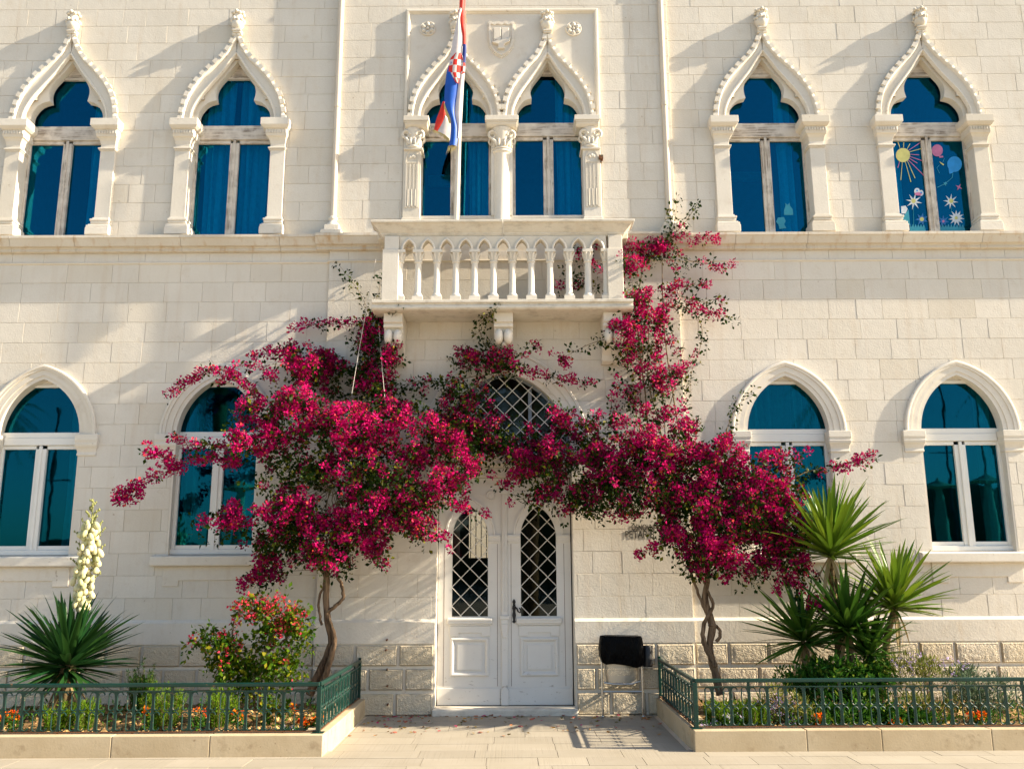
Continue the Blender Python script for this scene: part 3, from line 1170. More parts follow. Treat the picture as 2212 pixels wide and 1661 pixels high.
CX = -.122
b = MB()
b.lathe([(.15, 6.0), (.15, 6.10), (.158, 6.115), (.158, 6.145), (.14, 6.16), (.125, 6.175), (.112, 6.20), (.108, 7.17), (.112, 7.185), (.132, 7.20), (.132, 7.22), (.112, 7.235)], CX, -.01, 28)
b.build('column', M['trim'], pnl, smooth=50)
scroll_capital(pnl, CX, -.01, .115, 7.22, 7.530)
abacus(pnl, CX - .225, CX + .225, -.20, .15, 7.530, 7.676)
for sx, x0, x1 in ((-1, -1.445, -1.215), (1, .97, 1.205)):
    b = MB()
    yq = -.088
    b.box(x0, x1, yq, .15, 6.0, 7.25)
    xm, hwp = (x0 + x1) / 2, (x1 - x0) / 2
    b.box(x0 - (.0 if sx < 0 else .03), x1 + (.03 if sx < 0 else .0), yq - .03, .15, 7.22, 7.25)
    b.box(x0 - .01, x1 + .01, yq - .02, .15, 6.22, 6.25)
    b.box(x0 - .02, x1 + .02, yq - .035, .15, 6.0, 6.22)
    b.build('pilaster', M['trim'], pnl, bevel=.004)
    b = MB()
    for q in range(4):          # reeded fluting: ridges between flutes
        xr = xm + (q - 1.5) * hwp * .42
        b.box(xr - .009, xr + .009, yq - .011, yq + .01, 6.40, 7.02)
    for q in range(3):
        xr = xm + (q - 1) * hwp * .42
        b.tube([(xr, yq - .001, 6.42), (xr, yq - .001, 6.66)], .013, 6)
    b.sweep([(xm - hwp * .72, 6.40), (xm - hwp * .72, 7.06), (xm - hwp * .66, 7.13), (xm - hwp * .4, 7.20), (xm, 7.235), (xm + hwp * .4, 7.20), (xm + hwp * .66, 7.13), (xm + hwp * .72, 7.06), (xm + hwp * .72, 6.40)],
            [(.006, yq + .01), (.006, yq - .010), (-.006, yq - .010), (-.006, yq + .01)])
    for a in (30, 90, 150):
        b.ball((xm + .032 * math.cos(R(a)), yq - .002, 7.11 + .032 * math.sin(R(a))), .028, 8, 5, s=(1, .35, 1))
    b.box(xm - hwp * .72, xm + hwp * .72, yq - .008, yq + .01, 7.035, 7.055)
    b.build('fluting', M['trim'], pnl, smooth=40)
    scroll_capital(pnl, xm - sx * .01, -.035, .085, 7.25, 7.530)
    b = MB()
    b.box(x0 + .01, x1 - .01, yq + .02, .15, 7.24, 7.530)
    b.build('capital_core', M['trim'], pnl)
    abacus(pnl, x0 - (.0 if sx < 0 else .11), x1 + (.11 if sx < 0 else .0), -.20, .15, 7.530, 7.676)

# rosettes and the shield with an open book and a lamp
for rx, rz in ((-1.150, 9.065), (.880, 9.050)):
    b = MB()
    b.lathe([(.0, 0), (.108, 0), (.112, .012), (.104, .022), (.092, .018), (.084, .008), (.0, .006)], 0, 0, 28)
    b.v = [(rx + x, YP - z, rz + y) for x, y, z in b.v]
    for q in range(6):
        a = 2 * math.pi * q / 6 + R(30)
        b.ball((rx + .062 * math.cos(a), YP - .012, rz + .062 * math.sin(a)), .034, 9, 6, s=(1, .8, 1))
        b.ball((rx + .070 * math.cos(a), YP - .038, rz + .070 * math.sin(a)), .012, 6, 4, s=(1, .5, 1))
    b.ball((rx, YP - .02, rz), .022, 8, 6)
    b.build('rosette', M['trim'], pnl, smooth=50)
sx_, sz_ = -.127, 8.892
sh = [(-.185, .26), (-.165, .285), (-.11, .262), (-.055, .285), (0, .262), (.055, .285), (.11, .262), (.165, .285), (.185, .26), (.185, .0), (.165, -.12), (.10, -.22), (0, -.285), (-.10, -.22), (-.165, -.12), (-.185, .0)]
b = MB()
b.prism([(sx_ + x, sz_ + z) for x, z in sh], YP - .016, YP + .01)
b.sweep([(sx_ + x * .86, sz_ + z * .86) for x, z in sh], [(.012, YP - .01), (.012, YP - .030), (-.012, YP - .030), (-.012, YP - .01)], closed=True)
b.build('shield', M['trim'], pnl)
b = MB()
b.box(sx_ - .105, sx_ - .004, YP - .040, YP - .01, sz_ - .03, sz_ + .165)
b.box(sx_ + .004, sx_ + .105, YP - .040, YP - .01, sz_ - .03, sz_ + .165)
b.prism([(sx_ - .13, sz_ - .055), (sx_ + .10, sz_ - .01), (sx_ + .13, sz_ + .02), (sx_ + .115, sz_ - .06), (sx_ + .04, sz_ - .10), (sx_ + .045, sz_ - .165), (sx_ - .045, sz_ - .165), (sx_ - .04, sz_ - .10), (sx_ - .115, sz_ - .075)], YP - .06, YP - .012)
b.build('book_and_lamp_relief', M['trim'], pnl, bevel=.008, seg=2)

win = pivot('window', bld)
for x, cur in ((CW[0], [(.18, .44)]), (CW[1], [(.12, .46)])):
    casement(win, x, .50, 6.0, 7.735, 7.53, rect_top(.48, .69), 8.47, True, .142, mull=.07)
    for a, c in cur:
        curtain(win, x + a, x + c, 6.0, 8.5, .34, folds=4)
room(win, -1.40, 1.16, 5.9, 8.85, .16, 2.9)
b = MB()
b.box(-1.39, .0, 2.80, 2.89, 8.02, 8.20)  # added strip, pale to imitate light across the left pane
b.build('light_band', M['curtain'], win)

# ------------------------------------------------------------------ a second flag standing indoors
IY = .75
pq = [P(1003, 500, IY), P(1012, 400, IY), P(1019, 245, IY)]
fin = empty('indoor_flag', tuple(pq[0]), 'furled red white and blue flag standing indoors behind the left window of the pair', 'flag')
b = MB()
b.tube(pq, .022, 8)
keep_world(b.build('flag_staff', plain('varnished staff', (.55, .38, .2), .4), smooth=60), fin)
for nm_, pts_, c_ in (('red_stripe', ((1026, 290), (1027, 380), (1018, 440), (1016, 500)), (.55, .03, .03)), ('white_stripe', ((1020, 320), (1018, 400), (1022, 450), (1026, 500)), (.6, .6, .6)), ('blue_stripe', ((1012, 300), (1008, 380), (1006, 430), (1004, 500)), (.02, .06, .35))):
    b = MB()
    b.tube([P(x_, y_, IY - .03) for x_, y_ in pts_], [.03, .05, .06, .07], 8)
    keep_world(b.build(nm_, plain('indoor flag ' + nm_, c_), smooth=60), fin)

# ------------------------------------------------------------------ lower windows
arcO, arcI = two_centre(.73, .92), two_centre(.52, .735)
lower_curt = {0: ('curtain', [(.30, .50)]), 1: ('curtain_dark', [(-.5, -.3), (.2, .5)]), 2: ('curtain_dark', [(-.5, .02), (.06, .5)]), 3: ('curtain_dark', [(.34, .5)])}
for i, xc in enumerate(LW):
    sur = pivot('window_surround', bld)
    zs = 3.372
    O, I = [(xc + a, zs + c) for a, c in full(arcO)], [(xc + a, zs + c) for a, c in full(arcI)]
    mid = [(xc + a, zs + c) for a, c in full(two_centre(.655, .862))]
    mid2 = [(xc + a, zs + c) for a, c in full(two_centre(.575, .785))]
    b = MB()
    b.band(O, mid, -.036, .03)
    b.band(mid, mid2, -.022, .03)
    b.band(mid2, I, -.010, .135)
    b.sweep(O, [(0.004, .02), (0.004, -.034), (-.010, -.046), (-.030, -.046), (-.040, -.034), (-.040, .02)])
    b.build('pointed_archivolt', M['trim'], sur, smooth=35)
    for s in (-1, 1):
        xa, xb = (xc - .75, xc - .515) if s < 0 else (xc + .515, xc + .75)
        b = MB()
        zc = [(.004, 3.115), (.010, 3.120), (.010, 3.142), (.004, 3.148), (.006, 3.17), (.020, 3.205), (.040, 3.235), (.046, 3.262), (.040, 3.28), (.046, 3.285), (.046, 3.300), (.052, 3.305), (.052, 3.385)]
        vs, fs = [], []
        n = len(zc)
        for d, z in zc:
            a, c = xa - d * .5, xb + d * .5
            vs += [(a, -.006 - d, z), (c, -.006 - d, z), (c, .13, z), (a, .13, z)]
        fs = [(0, 1, 2, 3), tuple(4 * (n - 1) + q for q in (3, 2, 1, 0))]
        for q0 in range(n - 1):
            for q in range(4):
                r = (q + 1) % 4
                fs.append((4 * q0 + q, 4 * q0 + r, 4 * q0 + 4 + r, 4 * q0 + 4 + q))
        b.add(vs, fs)
        b.build('impost', M['trim'], sur, bevel=.004)
        b = MB()
        xj = (xc - .55, xc - .52) if s < 0 else (xc + .52, xc + .55)
        b.box(xj[0], xj[1], .003, .14, 1.86, 3.115)
        b.build('jamb', M['trim'], sur)
    b = MB()
    b.extx([(.14, 1.885), (.0, 1.872), (-.088, 1.862), (-.098, 1.855), (-.098, 1.752), (-.085, 1.742), (.0, 1.742), (.14, 1.742)], xc - .70, xc + .70)
    b.build('window_sill', M['trim'], sur, bevel=.006)
    b = MB()      # apron below the sill: two lugs and a shallow panel
    b.prism([(xc - .56, 1.742), (xc + .56, 1.742), (xc + .56, 1.50), (xc + .36, 1.50), (xc + .36, 1.57), (xc - .36, 1.57), (xc - .36, 1.50), (xc - .56, 1.50)], -.018, .01)
    b.build('apron', M['stone'], sur, bevel=.004)
    win = pivot('window', bld)
    casement(win, xc, .53, 1.915, 3.43, 3.265, rect_top(.52, .66), 4.02, False, .105, mull=.070, stile=.05, panes='glass_low')
    cm, lst = lower_curt[i]
    for a, c in lst:
        curtain(win, xc + a, xc + c, 1.9, 4.05, .30, cm, folds=max(2, int((c - a) * 12)), amp=.07)
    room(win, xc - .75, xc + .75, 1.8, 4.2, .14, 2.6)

# white globe lamp seen inside the third lower window
b = MB()
q = P(1645, 915, .30)
b.ball((q.x, .42, q.z - .02), .085, 14, 10)
b.build('globe_lamp_shade', M['frame'], win, smooth=80)

# ------------------------------------------------------------------ stickers on the rightmost upper window
stick = {n_: plain('sticker ' + n_, c, .6) for n_, c in dict(
    yellow=(.62, .60, .22), pink=(.60, .20, .36), blue=(.03, .30, .72), white=(.66, .72, .76), teal=(.02, .26, .34), deep=(.03, .16, .42), aqua=(.05, .33, .44)).items()}
SY = .142 + .033
win4 = pivot('window_stickers', bld)


def sp(px_, py_):
    q = P(px_, py_, SY)
    return (q.x, q.z)


def zp(x, y):          # pixel of the zoomed detail -> the photograph's pixel scale
    return ((3550 + x * .30112) / 1.8517, (480 + y * .30112) / 1.8517)


def sticker(polys, name):
    b = MB()
    mats = []
    for poly, mname in polys:
        if stick[mname] not in mats:
            mats.append(stick[mname])
        lay = .0012 * (1 + sum(1 for _ in b.f) * .02)
        b.prism([sp(*zp(*p)) for p in poly], SY - lay, SY - lay + .0008, mats.index(stick[mname]))
    b.build(name, mats, win4, fix=False)


def circ(cx, cy, rx, ry=None, n=18, a0=0):
    ry = ry or rx
    return [(cx + rx * math.cos(2 * math.pi * i / n + a0), cy + ry * math.sin(2 * math.pi * i / n + a0)) for i in range(n)]


def ray(x0, y0, x1, y1, wd):
    d = math.hypot(x1 - x0, y1 - y0)
    nx, ny = -(y1 - y0) / d * wd, (x1 - x0) / d * wd
    return [(x0 + nx * .6, y0 + ny * .6), (x1 + nx, y1 + ny), (x1 - nx, y1 - ny), (x0 - nx * .6, y0 - ny * .6)]


def star(cx, cy, r, ri, n, a0=0):
    return [(cx + (r if i % 2 == 0 else ri) * math.cos(math.pi * i / n + a0), cy + (r if i % 2 == 0 else ri) * math.sin(math.pi * i / n + a0)) for i in range(2 * n)]


sticker([(circ(205, 470, 95), 'yellow')] + [(ray(*t, 5), c) for t, c in (((165, 375, 138, 295), 'yellow'), ((212, 372, 216, 298), 'yellow'), ((260, 390, 298, 320), 'yellow'),
        ((280, 408, 430, 308), 'pink'), ((290, 428, 445, 385), 'yellow'), ((300, 460, 418, 468), 'pink'), ((298, 490, 460, 545), 'pink'), ((290, 515, 395, 578), 'pink'),
        ((275, 535, 490, 750), 'pink'), ((262, 545, 365, 778), 'yellow'), ((235, 560, 310, 828), 'yellow'), ((195, 562, 176, 802), 'yellow'), ((160, 555, 135, 640), 'pink'))], 'sun_sticker')
sticker([(circ(660, 408, 74, 80), 'pink'), ([(680, 480), (735, 480), (742, 500), (690, 505)], 'pink')], 'balloon_sticker')
sticker([(circ(890, 590, 98, 104), 'blue'), ([(810, 660), (880, 680), (870, 705), (822, 720)], 'blue'), (ray(868, 710, 858, 770, 4), 'aqua'), (ray(858, 770, 770, 845, 4), 'aqua'), (ray(770, 845, 660, 900, 4), 'aqua'), (star(765, 850, 32, 12, 5), 'aqua')], 'balloon_sticker')
sticker([([(690, 555), (750, 590), (740, 608), (700, 575)], 'yellow'), (ray(755, 510, 735, 560, 3), 'aqua'), (ray(690, 600, 655, 640, 3), 'aqua'), (ray(655, 640, 690, 710, 3), 'aqua')], 'bow_sticker')
sticker([(star(350, 1085, 112, 36, 8, .2), 'white'), (circ(345, 1078, 30), 'yellow'), (ray(342, 1160, 348, 1410, 4), 'teal')], 'daisy_sticker')
sticker([(star(838, 1085, 104, 34, 8, .1), 'white'), (circ(845, 1078, 30), 'yellow'), (ray(848, 1160, 850, 1230, 4), 'teal')], 'daisy_sticker')
sticker([(star(915, 1305, 108, 52, 11, .1), 'white'), (circ(912, 1303, 22), 'yellow')], 'daisy_sticker')
sticker([(star(455, 1322, 88, 40, 7, .4), 'deep'), (circ(455, 1320, 28), 'yellow')], 'blue_flower_sticker')
sticker([(star(742, 1345, 78, 34, 7, .2), 'deep'), (circ(742, 1348, 16), 'pink')], 'blue_flower_sticker')
sticker([(circ(392, 948, 38, 42), 'white'), (circ(445, 972, 32, 38), 'white'), (circ(408, 985, 50, 22, a0=.4), 'pink'), (circ(392, 940, 12), 'blue'), (circ(445, 968, 12), 'blue')], 'butterfly_sticker')
sticker([(star(948, 895, 50, 14, 4, .5), 'pink')], 'butterfly_sticker')
gr = [(300, 1482)] + [(300 + i * 18, 1385 + (45 if i % 2 else 0)) for i in range(12)] + [(510, 1482)]
sticker([(gr, 'aqua')], 'grass_sticker')
gr = [(695, 1478)] + [(695 + i * 19, 1385 + (45 if i % 2 else 0)) for i in range(18)] + [(1035, 1478)]
sticker([(gr, 'aqua')], 'grass_sticker')
sticker([([(180, 1150), (240, 1140), (268, 1185), (240, 1245), (185, 1245)], 'white'), ([(200, 1300), (280, 1190), (300, 1400), (260, 1390)], 'aqua')], 'leaf_sticker')
zq = lambda x, y: ((2700 + x * .6322) / 1.8517, y * .6322 / 1.8517)
for pts in ([(690, 1330), (700, 1300), (695, 1285), (712, 1298), (725, 1285), (728, 1305), (745, 1325), (748, 1362), (690, 1362)],
            [(640, 1405), (650, 1378), (690, 1375), (700, 1400), (690, 1420), (705, 1445), (660, 1450), (655, 1425)]):
    b = MB()
    b.prism([sp(*zq(*p)) for p in pts], SY - .0015, SY - .0007)
    b.build('animal_sticker', stick['aqua'], win4, fix=False)

# ------------------------------------------------------------------ balcony
bal = pivot('balcony', bld)
BX0, BX1, BF = -1.615, 1.395, -.55
# top rail (two stones with a joint in the middle), moulded on three sides
rp = [(0, 6.045), (0, 6.005), (-.014, 5.995), (-.03, 5.985), (-.055, 5.95), (-.10, 5.88), (-.115, 5.862), (-.110, 5.85), (-.118, 5.842), (-.132, 5.815), (-.15, 5.806)]
rp = [(d_, 5.80 + (z_ - 5.806) * .76) for d_, z_ in rp]
for sx, xa, xb in ((-1, BX0 - .15, -.108), (1, -.102, BX1 + .15)):
    vs, fs = [], []
    n = len(rp)
    for d, z in rp:
        if sx < 0:
            vs += [(xa - d, BF - .15 - d, z), (xb, BF - .15 - d, z), (xb, BF + .14, z), (xa - d + .0, BF + .14, z)]
        else:
            vs += [(xa, BF - .15 - d, z), (xb + d, BF - .15 - d, z), (xb + d, BF + .14, z), (xa, BF + .14, z)]
    fs = [(0, 1, 2, 3), tuple(4 * (n - 1) + q for q in (3, 2, 1, 0))]
    for i in range(n - 1):
        for q in range(4):
            r = (q + 1) % 4
            fs.append((4 * i + q, 4 * i + r, 4 * i + 4 + r, 4 * i + 4 + q))
    b = MB()
    b.add(vs, fs)
    b.build('balcony_rail', M['balcony'], bal, bevel=.004)
for s, xa, xb in ((-1, BX0 - .10, BX0 + .10), (1, BX1 - .10, BX1 + .10)):
    b = MB()
    b.box(xa, xb, BF + .14, YB + .02, 5.83, 5.975)
    b.build('side_rail', M['balcony'], bal, bevel=.006)
# floor slab with roll moulding
b = MB()
b.extx([(YB + .05, 4.952), (BF - .10, 4.952), (BF - .10, 4.915), (BF - .07, 4.905), (BF - .07, 4.89), (BF - .085, 4.878), (BF - .085, 4.85), (BF - .065, 4.832), (BF - .02, 4.826), (YB + .05, 4.826)], BX0 - .115, BX1 + .11)
b.build('balcony_slab', M['balcony'], bal, bevel=.004)
# end piers
for xa, xb in ((BX0, BX0 + .205), (BX1 - .195, BX1)):
    b = MB()
    b.box(xa, xb, BF - .075, BF + .12, 4.952, 5.62)
    b.box(xa + .02, xb - .002, BF - .06, BF + .12, 5.62, 5.80)
    b.build('balcony_pier', M['trim'], bal, bevel=.005)
# eleven pointed arches
N_A = 11
c0, c1 = -1.171, .959
sp_ = (c1 - c0) / (N_A - 2)
cen = [c0 - sp_ / 2 + sp_ * i for i in range(N_A)]
ar = two_centre(.072, .125, 8)
b = MB()
for x in cen:
    xs = [-a for a, c in ar] + [a for a, c in reversed(ar)][1:]
    zs = [c for a, c in ar] + [c for a, c in reversed(ar)][1:]
    A = [(x + a, 5.622 + c) for a, c in zip(xs, zs)]
    A = [(x - sp_ / 2, 5.622)] + A + [(x + sp_ / 2, 5.622)]
    T = [(p[0], 5.80) for p in A]
    b.band(T, A, BF - .035, BF + .07)
b.build('arcade_panel', M['trim'], bal, fix=True)
arch0 = MB()
aro = two_centre(.098, .158, 8)
arch0.sweep([(a, c) for a, c in full(ar)], [(.026, .0), (.026, -.020), (.008, -.030), (-.002, -.022), (-.002, .0)])
a0 = arch0.build('arch_moulding', M['trim'], bal, smooth=40)
a0.location = (cen[0], BF - .034, 5.622)
for x in cen[1:]:
    inst(a0, bal, Matrix.Translation((x, BF - .034, 5.622)))
# colonnettes
col = MB()
col.box(-.066, .066, -.066, .066, 0, .055)
col.lathe([(.064, .055), (.066, .068), (.058, .082), (.050, .092), (.044, .10), (.040, .46), (.041, .475), (.052, .482), (.052, .496), (.040, .502), (.042, .52), (.052, .57), (.060, .60)], 0, 0, 18)
col.box(-.066, .066, -.066, .066, .60, .637)
for q in range(8):
    a = 2 * math.pi * q / 8 + R(22.5)
    col.tube([(.036 * math.cos(a), .036 * math.sin(a), .505), (.048 * math.cos(a), .048 * math.sin(a), .55), (.072 * math.cos(a), .072 * math.sin(a), .595)], [.012, .016, .010], 5)
c_o = col.build('colonnette', M['trim'], bal, smooth=40)
c_o.location = (c0, BF, 4.952)
c_o.scale = (1, 1, 1.05)
for i in range(1, N_A - 1):
    inst(c_o, bal, Matrix.Translation((c0 + sp_ * i, BF, 4.952)) @ Matrix.Diagonal((1, 1, 1.05, 1)))
for x in (BX0 + .215, BX1 - .205):
    inst(c_o, bal, Matrix.Translation((x, BF, 4.952)) @ Matrix.Diagonal((1, 1, 1.05, 1)))
# scroll brackets
for xb_ in (-1.48, -.103, 1.262):
    b = MB()
    wd = .118
    prof = [(YB + .02, 4.826), (BF + .04, 4.826), (BF + .04, 4.705), (BF + .075, 4.695), (BF + .06, 4.675), (BF + .07, 4.655), (BF + .11, 4.648), (BF + .12, 4.60), (BF + .17, 4.50), (BF + .26, 4.42), (BF + .33, 4.34), (BF + .36, 4.27), (YB - .06, 4.245), (YB + .02, 4.245)]
    b.extx(prof, xb_ - wd, xb_ + wd)
    b.build('bracket', M['trim'], bal, bevel=.006)
    b = MB()
    for s in (-1, 1):
        b.ball((xb_ + s * wd * .48, BF + .115, 4.53), .105, 14, 9, s=(.56, .95, .95))
    b.ball((xb_, BF + .16, 4.445), .05, 10, 6, s=(1, 1, .8))
    b.tube([(xb_ - wd * 1.02, BF + .085, 4.665), (xb_ + wd * 1.02, BF + .085, 4.665)], .022, 8)
    b.build('bracket_scroll', M['trim'], bal, smooth=70)

# ------------------------------------------------------------------ doorway, fanlight, double door
dw = pivot('doorway', bld)
fO, fI = two_centre(1.09, 1.36), two_centre(.845, 1.045)
zs = 3.13
b = MB()
O, I = [(DOORX + a, zs + c) for a, c in full(fO)], [(DOORX + a, zs + c) for a, c in full(fI)]
m1 = [(DOORX + a, zs + c) for a, c in full(two_centre(.99, 1.235))]
m2 = [(DOORX + a, zs + c) for a, c in full(two_centre(.90, 1.115))]
b.band(O, m1, YB - .020, YB + .05)
b.band(m1, m2, YB - .004, YB + .05)
b.band(m2, I, YB + .012, .17)
b.sweep(O, [(0.0, YB + .02), (0.0, YB - .020), (-.012, YB - .036), (-.034, YB - .036), (-.046, YB - .020), (-.046, YB + .02)])
b.sweep(m1, [(0.018, YB + .02), (0.018, YB - .012), (.0, YB - .020), (-.016, YB - .010), (-.016, YB + .02)])
b.build('pointed_archivolt', M['trim'], dw, smooth=35)
b = MB()
for s in (-1, 1):
    xa, xb = (DOORX - .86, DOORX - .836) if s < 0 else (DOORX + .836, DOORX + .86)
    b.box(xa, xb, YB + .003, .14, .08, 3.13)
b.build('jamb', M['stone'], dw)
# lintel under the fanlight with a row of fluted blocks
b = MB()
b.extx([(.16, 3.12), (-.01, 3.115), (-.02, 3.105), (-.02, 3.055), (.0, 3.045), (-.008, 3.0), (.02, 2.955), (.045, 2.945), (.045, 2.825), (.16, 2.825)], DOORX - .836, DOORX + .836)
b.build('lintel', M['trim'], dw, bevel=.003)
lb = None
for i in range(14):
    x = DOORX - .76 + i * .117
    if lb is None:
        b = MB()
        b.box(-.034, .034, -.014, .01, -.05, .05)
        lb = b.build('lintel_block', M['trim'], dw)
        lb.location = (x, .043, 2.885)
    else:
        inst(lb, dw, Matrix.Translation((x, .043, 2.885)))


def clip_seg(p, q, poly):
    """Part of segment pq inside a convex polygon."""
    t0, t1 = 0.0, 1.0
    d = (q[0] - p[0], q[1] - p[1])
    n = len(poly)
    area = sum(poly[i][0] * poly[(i + 1) % n][1] - poly[(i + 1) % n][0] * poly[i][1] for i in range(n))
    sg = 1 if area > 0 else -1
    for i in range(n):
        a, c = poly[i], poly[(i + 1) % n]
        ex, ez = c[0] - a[0], c[1] - a[1]
        nx, nz = -ez * sg, ex * sg
        num = nx * (p[0] - a[0]) + nz * (p[1] - a[1])
        den = nx * d[0] + nz * d[1]
        if abs(den) < 1e-9:
            if num < 0:
                return None
            continue
        t = -num / den
        if den > 0:
            t0 = max(t0, t)
        else:
            t1 = min(t1, t)
    if t1 - t0 < .01:
        return None
    return [(p[0] + d[0] * t, p[1] + d[1] * t) for t in (t0, t1)]


def lattice(part, poly, y, step, ox, oz, r, mat):
    xs, zs_ = [p[0] for p in poly], [p[1] for p in poly]
    x0, x1, z0, z1 = min(xs), max(xs), min(zs_), max(zs_)
    H = z1 - z0 + (x1 - x0)
    for sg in (1, -1):
        k0 = -40
        for k_ in range(k0, 41):
            c = oz + k_ * step
            # z = c + sg*(x-ox)
            p, q = (x0 - .1, c + sg * (x0 - .1 - ox)), (x1 + .1, c + sg * (x1 + .1 - ox))
            s = clip_seg(p, q, poly)
            if s and math.dist(*s) > .04:
                yy = y + (.003 if sg > 0 else -.003)
                b = MB()
                b.tube([(s[0][0], yy, s[0][1]), (s[1][0], yy, s[1][1])], r, 5)
                b.build('lattice_bar', mat, part, fix=False)


fan = pivot('fanlight', bld)
fp = [(DOORX - .845, 3.135)] + [(DOORX + .845, 3.135)] + [(DOORX + a, zs + c) for a, c in reversed(full(fI))][1:-1]
fp2 = [(DOORX + (x - DOORX) * .97, 3.6 + (z - 3.6) * .97) for x, z in fp]
lattice(fan, fp2, .06, .205, DOORX + .0, 3.63, .0068, M['lattice'])
b = MB()
b.prism(fp, .125, .13)
b.build('pane', M['glass_dark'], fan)
b = MB()
I2 = [(DOORX + (x - DOORX) * .95, 3.45 + (z - 3.45) * .95) for x, z in I]
b.band(I, I2, .10, .15)
for x in (-.36, .33):
    b.box(DOORX + x - .022, DOORX + x + .022, .10, .14, 3.16, 3.97)
b.box(DOORX - .845, DOORX + .845, .09, .15, 3.12, 3.165)
b.build('fanlight_frame', plain('blue grey frame paint', (.22, .25, .28), .5), fan)

door = pivot('double_door', bld)
YD = .115
LEAF = [(-.928, -.108, -.532, .222, .21), (-.098, .722, .320, .222, .21)]     # x0, x1, pane centre, pane half width
for li, (x0, x1, pc, ph, _) in enumerate(LEAF):
    ap = two_centre(ph, .385, 9)
    z_p0, z_sp, z_top = 1.12, 2.085, 2.82
    lf = MB()
    lf.box(x0, pc - ph, YD, YD + .05, .085, z_top)
    lf.box(pc + ph, x1, YD, YD + .05, .085, z_top)
    lf.box(pc - ph, pc + ph, YD, YD + .05, .085, z_p0)
    A = [(pc + a, z_sp + c) for a, c in full(ap)]
    lf.band([(x, z_top) for x, z in A], A, YD, YD + .05)
    leaf = lf.build('door_leaf', M['door'], door)
    # the raised surround of the glazed panel
    b = MB()
    ao = two_centre(.315, .475, 9)
    b.band([(pc + a, z_sp + .02 + c) for a, c in full(ao)], [(pc + a * 1.02, z_sp + c) for a, c in full(ap)], YD - .018, YD + .01)
    b.sweep([(pc + a, z_sp + .02 + c) for a, c in full(ao)], [(.0, YD), (.0, YD - .028), (-.022, YD - .028), (-.030, YD - .016), (-.03, YD)])
    b.build('arch_frame', M['door'], leaf, smooth=35)
    for xa, xb in ((x0 + .003, pc - ph - .002), (pc + ph + .002, x1 - (.045 if li == 0 else .003))):
        b = MB()
        if li == 1 and xa < pc:
            xa += .028
        b.box(xa, xb, YD - .030, YD + .01, 2.035, 2.105)
        b.box(xa + .004, xb - .004, YD - .040, YD + .01, 2.075, 2.108)
        b.box(xa + .006, xb - .006, YD - .020, YD + .01, 2.012, 2.035)
        b.build('door_impost', M['door'], leaf, bevel=.003)
    b = MB()
    b.box(pc - .278, pc + .278, YD - .045, YD + .01, 1.035, 1.105)
    b.box(pc - .272, pc + .272, YD - .055, YD + .01, 1.068, 1.098)
    b.box(pc - .262, pc + .262, YD - .028, YD + .01, 1.012, 1.036)
    b.build('door_ledge', M['door'], leaf, bevel=.008, seg=2)
    b = MB()
    b.prism([(pc - .250, 1.008), (pc + .250, 1.008), (pc + .250, .885), (pc + .140, .885), (pc + .140, .925), (pc - .140, .925), (pc - .140, .885), (pc - .250, .885)], YD - .014, YD + .01)
    b.build('door_apron', M['door'], leaf, bevel=.003)
    b = MB()
    sq = [(pc - .235, .415), (pc - .235, .868), (pc + .235, .868), (pc + .235, .415)]
    b.sweep(sq, [(.0, YD + .005), (.0, YD - .016), (-.018, YD - .026), (-.034, YD - .018), (-.048, YD - .006), (-.05, YD + .005)], closed=True)
    b.box(pc - .150, pc + .150, YD - .014, YD + .01, .49, .79)
    b.build('door_panel', M['door'], leaf, bevel=.003)
    b = MB()
    b.box(x0 + .004, x1 - (.05 if li == 0 else .004), YD - .012, YD + .01, .082, .278)
    b.build('kick_board', M['door'], leaf, bevel=.003)
    # grooves of the boards beside the panels
    b = MB()
    for xg in (x0 + .075, x1 - .085):
        b.box(xg - .0025, xg + .0025, YD - .0015, YD + .01, .30, 2.0)
    b.build('board_joint', M['rust'], leaf)
    b = MB()
    b.lathe([(.0, 0), (.064, 0), (.066, .010), (.056, .016), (.048, .008), (.040, .006), (.036, .014), (.0, .016)], 0, 0, 26)
    xr = x1 - .165 if li == 0 else x0 + .165
    b.v = [(xr + x, YD - z, 2.60 + y) for x, y, z in b.v]
    b.build('round_boss', M['door'], leaf, smooth=40)
    b = MB()
    for xa, xb in (((x0 + .16, xr - .075),) if li == 0 else ((xr + .075, x1 - .16),)):
        b.box(xa, xb, YD - .006, YD + .01, 2.606, 2.616)
    b.box(x0 + .02, x1 - .05, YD - .008, YD + .01, 2.735, 2.748)
    b.build('groove_moulding', M['door'], leaf)
    poly = [(pc - ph, z_p0), (pc + ph, z_p0)] + [(pc + a, z_sp + c) for a, c in reversed(full(ap))]
    b = MB()
    b.prism(poly, YD + .034, YD + .038)
    b.build('pane', M['glass_dark'], leaf)
    lattice(leaf, poly, YD + .004, .2265, pc, 1.245 if li == 0 else 1.25, .0060, M['lattice'])
